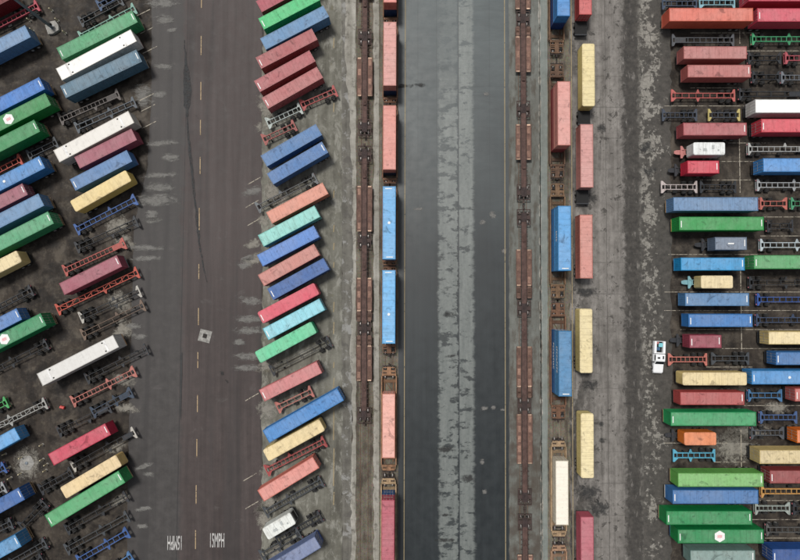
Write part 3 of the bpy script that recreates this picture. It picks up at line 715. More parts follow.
def chassis(label, p0, p1, rgb, style='', loaded=False, endrgb=None, group=None, world=None):
    """p0 rear end, p1 front end in picture units at deck height (or world=(centre, yaw, length))"""
    if world: c, yaw, L = world
    else:
        a, b = at(*p0, DECK), at(*p1, DECK); c = (a + b) / 2; d = b - a; L = d.length; yaw = math.atan2(d.y, d.x)
    col = shade(lin(rgb), 0.74, 0.86); ecol = shade(lin(endrgb), 0.74, 0.9) if endrgb else col
    th = thing('container_chassis', label, 'chassis', (c.x, c.y, 0.07), yaw, group)
    Lr = round(L, 1); a = Lr / 2
    slim = 's' in style
    w = 0.09 if slim else 0.13; gap = 0.46
    for s in (-1, 1):
        link('frame_rail', mesh(('frame_rail', Lr, slim), lambda bm: (box(bm, -a + 0.2, a - 0.2, -w / 2, w / 2, DECK - 0.07, DECK - 0.035), box(bm, -a + 0.2, a - 0.2, -0.02, 0.02, DECK - 0.34, DECK - 0.07), box(bm, -a + 0.2, a - 0.2, -w / 2, w / 2, DECK - 0.38, DECK - 0.34)), M['frame']), th, (0, s * gap, 0), col=col)
    fl = 0.65 if 'w' in style else 0.35
    link('front_bolster', mesh(('front_bolster', fl), b_bolster(fl), M['frame']), th, (a, 0, 0), 0, ecol)
    rb = link('rear_bolster', mesh(('rear_bolster', 0.3), b_bolster(0.3), M['frame']), th, (-a, 0, 0), math.pi, ecol)
    link('rear_guard', mesh('rear_guard', b_rearguard, M['frame']), rb, (-0.13, 0, 0), 0, ecol)
    stepx = 2.6 if (slim or loaded) else random.choice((0.85, 0.95, 1.1, 1.25))
    n = max(2, int((Lr - 1.6) / stepx))
    for k in range(n + 1):
        x = -a + 0.8 + k * (Lr - 1.6) / n
        link('cross_member', mesh(('cross_member', gap), lambda bm: box(bm, -0.06, 0.06, -gap + 0.08, gap - 0.08, DECK - 0.2, DECK - 0.06), M['frame']), th, (x, 0, 0), 0, shade(col, random.uniform(0.55, 1.0)))
    if 'x' in style:
        m = max(3, int((Lr - 1.6) / 1.7)); q = (Lr - 1.6) / m
        for k in range(m):
            s = 1 if k % 2 else -1
            def diag(bm): bar(bm, (-q / 2, -0.4, DECK - 0.1), (q / 2, 0.4, DECK - 0.1), 0.09, 0.08)
            o = link('diagonal_brace', mesh(('diagonal_brace', round(q, 3)), diag, M['frame']), th, (-a + 0.8 + (k + 0.5) * q, 0, 0), 0, col)
            o.scale = (1, s, 1)
    if 'n' in style:                                  # plate over the king pin
        link('nose_plate', mesh('nose_plate', lambda bm: prism(bm, [(-1.3, -0.5), (0.5, -0.42), (0.95, -0.25), (0.95, 0.25), (0.5, 0.42), (-1.3, 0.5)], DECK - 0.30, DECK - 0.22), M['frame']), th, (a + 0.25, 0, 0), 0, ecol)
    rg = random.Random(label)
    if not loaded:
        if Lr > 8:
            if rg.random() < 0.3:
                link('gooseneck_plate', mesh('gooseneck_plate', lambda bm: box(bm, -1.1, 1.1, -0.38, 0.38, DECK - 0.055, DECK - 0.04), M['frame']), th, (a - 1.6, 0, 0), 0, shade(col, rg.uniform(0.45, 1.0)))
            for s in (-1, 1):
                if rg.random() < 0.7:
                    link('outrigger', mesh('outrigger', lambda bm: prism(bm, [(-0.35, 0.545), (0.35, 0.545), (0.10, 1.2), (-0.10, 1.2)], DECK - 0.16, DECK - 0.06), M['frame']), th, (a - Lr * 0.42, 0, 0), 0, shade(col, rg.uniform(0.7, 1.0))).scale = (1, s, 1)
        if rg.random() < 0.5:
            link('tool_locker', mesh('tool_locker', lambda bm: box(bm, -0.4, 0.4, -0.22, 0.22, 0.5, 0.82), M['dark']), th, (a - Lr * rg.uniform(0.35, 0.55), rg.choice((-0.85, 0.85)), 0))
        link('air_line', mesh(('air_line', Lr), lambda bm: bar(bm, (-a + 2.6, 0.12, DECK - 0.22), (a - 0.8, -0.1, DECK - 0.22), 0.05), M['dark']), th)
        for s in (-1, 1):
            link('tail_light', mesh('tail_light', lambda bm: box(bm, -0.05, 0.0, -0.14, 0.14, DECK - 0.42, DECK - 0.26), M['pinkprint']), rb, (0.03, s * 0.95, 0))
    ax = (1.0, 2.3) if Lr > 5.2 else (0.9,)
    for q in ax:
        link('axle', mesh('axle', lambda bm: (bar(bm, (0, -0.9, 0.5), (0, 0.9, 0.5), 0.13), [bar(bm, (-0.45, s * 0.46, 0.80), (0.45, s * 0.46, 0.80), 0.09, 0.06) for s in (-1, 1)], [box(bm, -0.06, 0.06, s * 0.46 - 0.05, s * 0.46 + 0.05, 0.52, 0.82) for s in (-1, 1)]), M['dark']), th, (-a + q, 0, 0))
        for s in (-1, 1):
            link('wheel', mesh('wheel', b_wheel, M['tyre'], M['hub']), th, (-a + q, s * 0.93, 0), 0 if s > 0 else math.pi)
    if 't' in style:                                  # dark decked tail behind the load, over the bogie
        link('tail_deck', mesh('tail_deck', lambda bm: box(bm, -a + 0.23, -a + 2.85, -1.18, 1.18, DECK - 0.032, DECK - 0.004), M['dark']), th)
    for s in (-1, 1):
        link('landing_leg', mesh('landing_leg', b_leg, M['dark']), th, (a - (2.4 if Lr > 8 else 1.5), s * 0.62, 0))
    if not loaded and Lr > 8:
        [link('mud_flap', mesh('mud_flap', lambda bm: box(bm, -0.03, 0.0, -0.3, 0.3, 0.25, DECK - 0.24), M['dark']), th, (-a + 0.34, s * 0.93, 0)) for s in (-1, 1)]
    return th

DARK, GREY, TAN = (52, 56, 62), (112, 118, 122), (176, 148, 112)
def on_chassis(label, ft, pr, pf, rgb, opts='', h=None, crgb=DARK, endrgb=None, style='s', ext=0.0, tail=0.0, group=None, cgroup=None):
    """pr/pf: middle of the rear/front edge of the roof in the photograph"""
    hh = h or (2.9 if ft in (45, 53) else 2.59)
    zt = 0.07 + DECK + hh
    a, b = at(*pr, zt), at(*pf, zt)
    d = b - a; yaw = math.atan2(d.y, d.x); c = (a + b) / 2
    L = LEN[ft]
    container(label, ft, (c.x, c.y, 0.07 + DECK + 0.001), yaw, rgb, opts, hh, group)
    lc = L + 0.06 + ext + tail
    u = Vector((math.cos(yaw), math.sin(yaw), 0))
    cc = c + u * (ext - tail) / 2
    chassis('wheeled chassis under the ' + label, None, None, crgb, style + ('t' if tail else ''), True, endrgb, cgroup or 'chassis under loaded containers', (cc, yaw, lc))

# ---- yard, far left row (fronts face away to the left, rear ends in view)
def ray(pr, ft, ang, z=4.1):
    """front roof point of a container that leaves the picture, from its visible rear end"""
    L = LEN[ft] * F / (H - z); return (pr[0] - L * math.cos(R(ang)), pr[1] + L * math.sin(R(ang)))
GA = 'containers in the far left row'
BLUE, BBLUE, STEEL, GREEN, RED, CREAM = (88, 136, 190), (66, 128, 205), (98, 138, 178), (70, 150, 100), (172, 92, 104), (228, 208, 156)
for lab, ft, pr, rgb, op in (
    ('dark red container cut by the top left picture corner', 53, (10, -8), (120, 40, 45), ''),
    ('blue container left of the mast base', 53, (28, 31), (108, 146, 186), ''),
    ('bright blue container left of the slate blue one', 53, (42, 83), BBLUE, 'b'),
    ('green container with white hexagon, under the bright blue one', 53, (48, 99), (62, 146, 84), 'h;'),
    ('green container without emblem, under the upper hexagon one', 53, (37, 125.6), (62, 150, 92), 'b'),
    ('blue container with white roof dot, far left', 53, (42, 162), (84, 146, 208), 'b'),
    ('plum red container at the left picture edge', 40, (25, 189), (160, 98, 112), 'b'),
    ('dirt-streaked pale blue container above a green one, far left', 53, (41, 199.6), (110, 150, 190), ''),
    ('green container above the cream one, far left', 53, (50.6, 217.5), (84, 164, 118), 'b'),
    ('cream round-cornered container at the left picture edge', 40, (19, 256), CREAM, 'o'),
    ('blue container above the lower hexagon one, far left', 40, (19, 314), (88, 134, 196), 'b'),
    ('green container with white hexagon, above the empty dark chassis', 53, (43, 319.5), (60, 150, 100), 'h;b'),
    ('sky blue container left of the crimson one, far left', 40, (17, 433.6), (100, 168, 224), ''),
    ('royal blue container left of the lower concrete pad', 53, (21, 494), (64, 108, 172), 'b'),
    ('light blue container in the bottom left corner', 53, (17.5, 541), (92, 154, 204), 'b')):
    ang = 27 if pr[1] < 350 else 29
    pf = ray(pr, ft, ang)
    if 'h' in op:
        tgt = (8.5, 119) if pr[1] < 200 else (4, 338.5)
        k = math.hypot(tgt[0] - pr[0], tgt[1] - pr[1]) / (F / (H - 4.1)); op = op.replace('h', 'h%.2f' % (-LEN[ft] / 2 + k))
    if 'dot' in lab: op += 'd%.2f;' % (-LEN[ft] / 2 + 8.1)
    on_chassis(lab, ft, pr, pf, rgb, op, endrgb=TAN if ft == 53 else None, group=GA)

# ---- yard, second row from the left (fronts face the road)
GB = 'containers in the row left of the road'
for lab, ft, pr, pf, rgb, op, end in (
    ('long green container, topmost of its row, above a white one', 53, (57, 55), (137, 15), (84, 166, 116), 'fb', TAN),
    ('white long container between green and slate blue ones', 53, (57.8, 75), (134.7, 34.6), (240, 238, 232), 'r', (120, 70, 66)),
    ('slate blue container just below a white one', 53, (62, 92.5), (140, 55), (92, 124, 144), 'fb', TAN),
    ('white container above a short plum red one', 53, (55, 157), (132.5, 116), (216, 212, 204), 'r', TAN),
    ('plum red container between white and steel blue ones', 40, (76.6, 163), (134.5, 134), (166, 96, 110), '', (150, 60, 60)),
    ('steel blue container just above the yellow one', 40, (72.5, 185), (129.5, 155.6), (98, 138, 186), 'b', (130, 50, 56)),
    ('yellow round-cornered container above a blue empty chassis', 40, (72, 207), (129, 175), (226, 200, 132), 'o', None),
    ('plum red container between salmon and orange empty chassis', 40, (60, 290), (121, 260), (164, 92, 106), 'f', (110, 150, 150)),
    ('off-white long container standing alone, left of road', 53, (37.6, 381), (118, 340), (208, 206, 201), 'r', (190, 140, 80)),
    ('crimson container beside the lower concrete pad', 40, (48.8, 461), (110, 428), (206, 74, 96), 'f', (150, 40, 60)),
    ('cream round-cornered container above the lowest green one', 40, (62, 494), (119.5, 460), (228, 200, 146), 'o', None),
    ('long green container, lowest of its row, under cream', 53, (45, 523), (124.6, 475), (80, 166, 108), 'fb', TAN)):
    on_chassis(lab, ft, pr, pf, rgb, op, endrgb=end, group=GB)

# ---- row right of the road (fronts face the road, to the left)
GM = 'containers in the row right of the left road'
for lab, ft, pr, pf, rgb, op, crgb in (
    ('dusty red container cut by top edge, above bright green', 40, (315, -24), (258, 7), (178, 84, 96), '', DARK),
    ('bright green container near top edge, above a long blue one', 40, (318, -6), (260, 24.5), (70, 198, 122), 'f', DARK),
    ('long blue container with stained roof, under bright green', 45, (328, 10), (261, 45), (98, 140, 180), '', (150, 150, 140)),
    ('dusty red container just under the long blue one', 40, (314.5, 34), (258.5, 63), (178, 98, 100), 'f', DARK),
    ('dusty red container, middle one of three together', 40, (312.5, 55.6), (256.8, 86.5), (178, 96, 100), 'f', DARK),
    ('dusty red container above the white empty chassis', 40, (320, 72), (264.6, 103.4), (182, 106, 106), 'f', DARK),
    ('steel blue container, upper of an adjoining pair', 40, (319.5, 129), (263, 161.5), (84, 126, 176), '', DARK),
    ('steel blue container, lower of an adjoining pair', 40, (325, 147), (270, 179), (80, 122, 176), 'b', DARK),
    ('salmon container above the mint one', 40, (325.5, 188), (269, 218), (220, 146, 124), '', DARK),
    ('mint container under the salmon one', 40, (317.5, 211), (260.5, 241), (140, 212, 202), '', DARK),
    ('cornflower blue container with peeling roof, under mint', 40, (317, 231), (259.3, 261), (92, 140, 212), 'p', (150, 90, 96)),
    ('dusty rose container under the cornflower blue one', 40, (317.6, 249), (260, 281), (200, 132, 122), '', DARK),
    ('navy blue container above the crimson round-ended one', 40, (327.4, 263), (269.2, 295), (72, 110, 172), 'f', (60, 80, 120)),
    ('crimson round-cornered container above the pale cyan one', 40, (317.3, 288), (259.2, 318.6), (214, 84, 102), 'of', DARK),
    ('pale cyan container between crimson and mint green', 40, (322.6, 304), (265, 334.6), (136, 210, 224), 'f', DARK),
    ('mint green round-cornered container under pale cyan', 40, (314.3, 327), (257, 358), (92, 202, 150), 'o', DARK),
    ('dusty rose container above the salmon empty chassis', 40, (319.7, 367), (261.3, 396), (206, 126, 126), 'f', DARK),
    ('long bright blue container with ribbed roof, above cream', 53, (341.4, 394), (265, 437.3), (76, 142, 208), '', DARK),
    ('cream round-cornered container below the long bright blue one', 40, (322, 425), (265.7, 456), (232, 208, 150), 'o', DARK),
    ('salmon container below the red empty chassis', 40, (316.6, 462), (260, 496.5), (222, 140, 128), '', DARK),
    ('white round-cornered short container near the bottom', 20, (294, 517.5), (264, 535.5), (224, 228, 222), 'o', DARK),
    ('grey blue container at bottom edge, under white short one', 40, (318, 542), (262, 576), (122, 136, 172), '', (64, 104, 190))):
    on_chassis(lab, ft, pr, pf, rgb, op.replace('p', ''), crgb=crgb, group=GM)

# ---- right yard, row facing the broken strip (fronts to the left)
GR = 'containers in the right yard row nearest the loading lane'
for lab, ft, x0, x1, yc, rgb, op, crgb, end in (
    ('long orange container at the top right', 53, 669, 753.5, 14.5, (222, 118, 100), '', DARK, (190, 110, 80)),
    ('dusty red container, first below the long orange one', 40, 683.5, 747, 52.5, (188, 122, 118), '', DARK, None),
    ('dusty red stained container above the red empty chassis', 40, 687.5, 751, 71, (190, 116, 112), 'b', DARK, None),
    ('dusty red container above the white short one', 40, 683, 747, 129, (176, 96, 100), 'b', DARK, None),
    ('white round-cornered short container above a crimson short one', 20, 692, 727, 148.5, (226, 230, 228), 'o', (210, 130, 124), None),
    ('crimson short container under the white short one', 20, 686, 720.6, 167, (214, 74, 92), 'b', DARK, None),
    ('long slate blue container above the long green one', 53, 673.5, 758, 204, (112, 146, 184), '', DARK, (190, 150, 90)),
    ('long bright green container under slate blue', 53, 679.5, 763.5, 223.5, (60, 156, 84), 'fb', DARK, (190, 160, 80)),
    ('grey short container with white roof bar', 20, 715, 747, 243.5, (120, 134, 152), 'lb', DARK, None),
    ('azure container above the cream short one', 40, 680.5, 745, 264, (66, 158, 214), 'b', (90, 150, 200), None),
    ('cream short container under the azure one', 20, 702, 732.5, 282, (226, 206, 156), 'o', (130, 190, 200), None),
    ('steel blue container under the cream short one', 40, 685.6, 748.6, 299.5, (94, 138, 182), 'fb', DARK, None),
    ('blue container above the plum short one', 40, 688.4, 752.6, 320.5, (70, 128, 192), 'fb', DARK, None),
    ('plum red short container above the white pickup', 20, 688.5, 722.5, 341.5, (160, 80, 94), 'fb', DARK, None),
    ('cream round-cornered container right of the white pickup', 40, 683, 747, 379, (230, 208, 152), 'o', DARK, None),
    ('brick red container under the cream one', 40, 680, 744.6, 398.5, (184, 92, 90), 'b', DARK, None),
    ('long green container above the orange short one', 53, 669.5, 757.6, 419, (66, 164, 106), 'f', DARK, TAN),
    ('orange short container with rounded corners', 20, 683.5, 717.6, 439, (226, 134, 82), 'o', DARK, None),
    ('long lime green container under the cyan empty chassis', 53, 678, 763.5, 480, (122, 182, 104), 'b', DARK, TAN),
    ('long blue container under the lime green one', 53, 672.5, 758.5, 497, (78, 126, 182), 'f', DARK, (220, 216, 206)),
    ('long green container just above the hexagon one, right yard', 53, 666.4, 752, 518, (46, 142, 84), 'fb', DARK, TAN),
    ('long green container with white hexagon, right yard', 53, 677.6, 764, 536.5, (44, 142, 84), 'h0.2;fb', DARK, (60, 90, 140)),
    ('grey green container at the bottom edge, right yard', 40, 690, 755.4, 557, (132, 158, 152), 'b', DARK, None)):
    on_chassis(lab, ft, (x1, yc), (x0, yc), rgb, op, crgb=crgb, endrgb=end, style='sn' if ft == 20 else 's', ext=1.1 if ft == 20 else 0, group=GR)

# ---- right yard, second row (rear ends to the left, fronts off the picture)
GS = 'containers at the right picture edge'
for lab, ft, x0, yc, rgb, op, end in (
    ('crimson container cut by the top right picture corner', 53, 748, -5.5, (206, 84, 100), '', None),
    ('crimson container right of the long orange one', 53, 757, 14.8, (214, 92, 108), 'b', None),
    ('bright white container above a ribbed red one', 53, 755, 106, (238, 238, 236), '', None),
    ('ribbed red container under the bright white one', 53, 761, 125.5, (216, 86, 98), 'b', None),
    ('blue container with barred rear end, right edge', 53, 763, 165, (90, 150, 212), '', None),
    ('long pale green container right of the azure one', 53, 754, 262, (92, 168, 108), 'b', None),
    ('cream container with barred rear end, right edge', 40, 768.6, 338, (232, 212, 160), '', None),
    ('steel blue container with barred rear end, right edge', 40, 776, 358.5, (78, 126, 182), 'b', None),
    ('sky blue container with white roof dot, right edge', 53, 752, 377.5, (86, 152, 212), 'bd-0.9;', None),
    ('salmon container with barred end at the right edge', 40, 795, 395, (196, 110, 104), 'b', None),
    ('orange container at the right picture edge', 20, 797, 436.5, (232, 132, 78), '', None),
    ('tan container above the maroon one', 53, 760, 457, (216, 196, 146), '', None),
    ('maroon container under the tan one', 40, 770, 477, (152, 78, 78), 'b', None),
    ('navy blue container in the bottom right corner', 53, 773, 556, (52, 88, 152), 'b', None)):
    L = LEN[ft] * F / (H - 4.1)
    on_chassis(lab, ft, (x0, yc), (x0 + L, yc), rgb, op, endrgb=end, group=GS)

# ---- loading lane: containers on chassis beside the right-hand train
GT = 'containers in the loading lane'
for lab, x, y0, y1, rgb, op, tail in (
    ('red container at the top of the loading lane', 585.5, -49, 15.5, (212, 104, 104), '', 2.75),
    ('cream container at the upper end of the loading lane', 588.8, 43, 106.5, (230, 212, 150), 'o', 2.75),
    ('pink container in the loading lane beside the pink stack', 587, 124.5, 187, (212, 152, 145), '', 2.75),
    ('salmon pink container midway down the loading lane', 586.4, 215, 278, (212, 142, 130), '', 0),
    ('cream container beside the lower blue stack', 586.4, 309, 373, (232, 214, 158), 'o', 0),
    ('cream container below the middle of the loading lane', 587.6, 413, 479, (232, 214, 158), 'o', 0),
    ('dusty crimson container at the bottom of the loading lane', 587.4, 517, 582, (192, 106, 118), '', 0)):
    on_chassis(lab, 40, (x, y1), (x - 0.3, y0), rgb, op, tail=tail, group=GT)

# ------------------------------------------------------------------ empty chassis
RD, BL, WH, GN, CY, OR = (190, 74, 72), (58, 104, 176), (196, 200, 200), (78, 176, 124), (110, 190, 216), (212, 84, 58)
SAL, BRN, DGR = (204, 118, 104), (128, 104, 86), (74, 80, 86)
def gang(group, rows):
    for lab, p0, p1, rgb, style in rows: chassis(lab, p0, p1, rgb, style, group=group, endrgb=(196, 192, 182) if 'white' in lab and 'beam' in lab else None)
gang('empty chassis in the left yard', (
    ('empty red chassis beside the mast, top left', (38, 5), (-24, 37), (196, 60, 80), 'w'),
    ('empty dark chassis at the top edge, above the teal one', (80, 22), (122, 0), DGR, 's'),
    ('empty dark blue chassis cut by the top edge', (98, 6), (130, -11), (60, 90, 130), ''),
    ('empty pale teal chassis half hidden by the long green container', (80, 37), (135, 8), (134, 186, 170), ''),
    ('empty brownish chassis, upper of two below slate blue container', (60, 120), (119, 94), (112, 104, 100), ''),
    ('empty grey chassis, lower of two below slate blue container', (76, 128), (135, 102), (94, 104, 114), ''),
    ('empty dark chassis left of the white container', (28, 156), (57, 142), DGR, 's'),
    ('empty orange red chassis at the left picture edge', (21, 159), (-40, 190), (206, 80, 56), ''),
    ('empty blue chassis under the yellow container', (76, 230), (136, 199), BL, 'w'),
    ('empty dark chassis under the blue empty one', (76, 248), (137, 221), DARK, 's'),
    ('empty salmon red chassis above a plum red container', (64, 271), (125, 243), (202, 92, 80), 'w'),
    ('empty orange red chassis under a plum red container', (57, 310), (138, 272), OR, 'x'),
    ('empty dark chassis with white rear beam', (80, 318), (140, 291), DARK, 's'),
    ('empty tan brown chassis above the off-white container', (82, 335), (144, 305), BRN, 's'),
    ('empty dark chassis just under the off-white container', (86, 379), (147, 349), DARK, 's'),
    ('empty salmon chassis below the off-white container', (72, 402), (135, 371), SAL, 'w'),
    ('empty short dark blue chassis below the salmon one', (92, 413), (132, 392), (60, 78, 100), 'w'),
    ('empty dark chassis just above the crimson container', (58, 432), (110, 407), DARK, 's'),
    ('empty dark chassis with white front beam under crimson container', (72, 467), (135, 432), DARK, 's'),
    ('empty dark chassis below the lower concrete pad', (40, 490), (72, 472), DARK, ''),
    ('empty dark chassis just under the lowest green container', (66, 530), (127, 496), DARK, 's'),
    ('empty dark chassis with grey rails near the bottom left', (66, 550), (128, 516), DGR, 's'),
    ('empty bright blue chassis at the bottom edge', (78, 561), (128, 532), BL, 'w'),
    ('empty blue chassis cut by the bottom edge', (100, 577), (132, 556), (70, 130, 190), 'w'),
    ('empty dark chassis above the blue far left container', (32, 290), (-30, 322), DARK, ''),
    ('empty dark chassis under the lower hexagon container', (47, 344), (-14, 375), DARK, 's'),
    ('empty pale grey lattice chassis at the left edge', (46, 403), (-16, 433), (176, 176, 170), 'x'),
    ('empty green chassis at the left picture edge', (7, 402), (-55, 433), (64, 180, 92), ''),
    ('empty blue chassis at the left edge beside lower pad', (5, 467), (-57, 500), BL, ''),
    ('empty pale chassis end at the left picture edge', (5, 487), (-57, 520), (160, 164, 166), ''),
    ('empty dark chassis standing askew near the bottom left', (45, 503), (21, 527), DARK, 's'),
    ('empty dark short chassis at the lower left edge', (12, 523), (-24, 540), DGR, ''),
    ('empty dark grey chassis in the bottom left corner', (46, 543), (-14, 577), DGR, ''),
    ('empty dark chassis cut by the bottom left edge', (43, 559), (-16, 592), DARK, '')))
gang('empty chassis in the row right of the left road', (
    ('empty white short chassis under three dusty red containers', (301, 108), (267, 123.5), (188, 200, 194), 'w'),
    ('empty red short chassis behind the white short one', (336, 90.5), (301, 105.5), RD, 'w'),
    ('empty rust red short chassis above the blue pair', (295, 125), (263, 140), (178, 88, 80), 'w'),
    ('empty grey chassis between blue pair and salmon container', (316, 178), (257, 208), GREY, 's'),
    ('empty dark chassis under the mint green container', (330, 341), (271, 371), DARK, 's'),
    ('empty salmon short chassis above the long bright blue container', (312, 391), (277, 408), SAL, 'w'),
    ('empty dark red chassis above a salmon container', (325, 441), (266, 471), (184, 72, 72), 'w'),
    ('empty grey chassis under a salmon container', (322, 481), (265, 513), DGR, ''),
    ('empty dark chassis below the white short container', (321, 516), (277, 541), DARK, ''),
    ('empty grey chassis front at the bottom of its row', (300, 533), (261, 556), DGR, 's')))
gang('empty chassis in the right yard', (
    ('empty dark blue short chassis at the top edge', (697, 3.5), (662, 3.5), (66, 84, 108), ''),
    ('empty light cyan short chassis at the top edge', (735, 2.5), (699, 2.5), (140, 200, 216), 'w'),
    ('empty dark grey chassis under the long orange container', (734, 40), (672, 40), (96, 100, 106), ''),
    ('empty salmon red chassis between dusty red containers', (735, 95.5), (671, 95.5), (208, 100, 92), 'w'),
    ('empty dark short chassis left of the yellow-ended one', (697, 115), (662, 115), (70, 80, 96), ''),
    ('empty white short chassis under the crimson short container', (697, 187), (661, 187), (210, 196, 192), 'w'),
    ('empty dark short chassis right of the white short one', (736, 187), (700, 187), DARK, ''),
    ('empty salmon short chassis touching the white pickup', (707, 359.5), (668, 359.5), (214, 120, 104), 'w'),
    ('empty grey short chassis behind the salmon short one', (749, 358.5), (711, 358.5), DGR, 'w'),
    ('empty cyan short chassis under the orange short container', (715, 455.5), (673, 455.5), (80, 186, 220), 'w'),
    ('empty bright green chassis near the top right', (752, 39), (816, 39), (60, 178, 118), 'w'),
    ('empty dark short chassis left of the red one, top right', (748, 58), (781, 58), DARK, 's'),
    ('empty red chassis at the right edge, top', (785, 58), (848, 58), (198, 84, 96), 'w'),
    ('empty dark short chassis behind the stained dusty red container', (752, 77), (780, 77), DARK, 's'),
    ('empty grey chassis at right edge above white container', (781, 77.5), (845, 77.5), (120, 126, 134), 'w'),
    ('empty dark chassis just above the bright white container', (739, 94), (803, 94), DARK, 's'),
    ('empty pale grey chassis above the barred blue container', (748, 149), (812, 149), (190, 192, 188), 'w'),
    ('empty pale grey chassis below the barred blue container', (757, 185), (821, 185), (184, 188, 190), 'w'),
    ('empty salmon short chassis behind the slate blue container', (760, 203.5), (787, 203.5), (206, 108, 94), 'w'),
    ('empty green chassis at the right edge', (791, 203.5), (855, 203.5), (64, 160, 112), 'w'),
    ('empty dark short chassis behind the long bright green container', (767, 226), (793, 226), DARK, 's'),
    ('empty white and pale blue chassis, right edge', (760, 245), (824, 245), (196, 210, 218), 'w'),
    ('empty black chassis below the long pale green container', (749, 282.5), (813, 282.5), DARK, 's'),
    ('empty royal blue chassis at the right edge', (757, 299.5), (821, 299.5), (44, 92, 176), 'w'),
    ('empty dark blue chassis above the barred cream container', (756, 320), (820, 320), (58, 78, 112), ''),
    ('empty blue short chassis behind the brick red container', (748, 395.5), (782, 395.5), (66, 126, 176), 'w'),
    ('empty blue short chassis behind the long green container', (760, 417.5), (797, 417.5), (72, 106, 160), ''),
    ('empty dark short chassis left of the orange one', (751, 433), (784, 433), (86, 92, 100), 'w'),
    ('empty amber yellow chassis under the maroon container', (761, 491.5), (822, 491.5), (222, 162, 70), 'w'),
    ('empty pale green grey short chassis', (755, 508.5), (790, 508.5), (168, 180, 172), 'w'),
    ('empty dark chassis behind the pale green grey one', (793, 509), (855, 509), DARK, 's'),
    ('empty dark grey chassis above the navy corner container', (766, 530), (828, 530), (96, 96, 94), '')))
chassis('empty dark short chassis with yellow end beams', (740, 115), (708, 115), (84, 92, 104), '', endrgb=(206, 190, 110), group='empty chassis in the right yard')

# ------------------------------------------------------------------ rail cars
def b_sideframe(bm):
    prism(bm, [(-1.15, -0.07), (1.15, -0.07), (1.15, 0.07), (-1.15, 0.07)], 0.52, 0.66)
    box(bm, -0.35, 0.35, -0.09, 0.09, 0.30, 0.52); box(bm, -0.35, 0.35, -0.085, 0.085, 0.66, 0.74)
    for s in (-1, 1): box(bm, s * 0.89 - 0.16, s * 0.89 + 0.16, -0.10, 0.10, 0.36, 0.52)
def b_railwheel(bm):
    lathe_y(bm, [(-0.07, 0.2), (-0.07, 0.42), (0.05, 0.42), (0.06, 0.46), (0.09, 0.46), (0.09, 0.2)], 20, (0, 0, 0.42))
def truck(parent, yy, col):
    """two-axle truck centred yy along the car; local X runs along the track"""
    tr = link('truck', mesh('truck', lambda bm: (box(bm, -0.22, 0.22, -1.1, 1.1, 0.56, 0.72), box(bm, -0.5, 0.5, -0.3, 0.3, 0.721, 0.80)), M['rust']), parent, (yy, 0, 0), 0, col)
    for s in (-1, 1):
        link('side_frame', mesh('side_frame', b_sideframe, M['rust']), tr, (0, s * 1.0, 0), 0, shade(col, 0.7))
        for x in (-0.89, 0.89):
            link('wheel', mesh('rail_wheel', b_railwheel, M['tread']), tr, (x, s * 0.76, 0), 0 if s < 0 else math.pi)
    for x in (-0.89, 0.89):
        link('axle', mesh('rail_axle', lambda bm: bar(bm, (0, -0.72, 0.42), (0, 0.72, 0.42), 0.15), M['dark']), tr, (x, 0, 0))
    for s in (-1, 1):      # crossed brake rigging
        link('brake_beam', mesh('brake_beam', lambda bm: bar(bm, (-0.75, -0.6, 0.74), (0.75, 0.6, 0.74), 0.10, 0.06), M['dark']), tr, (0, 0, 0.004 if s > 0 else 0)).scale = (1, s, 1)
SPINE = lin((82, 66, 62))
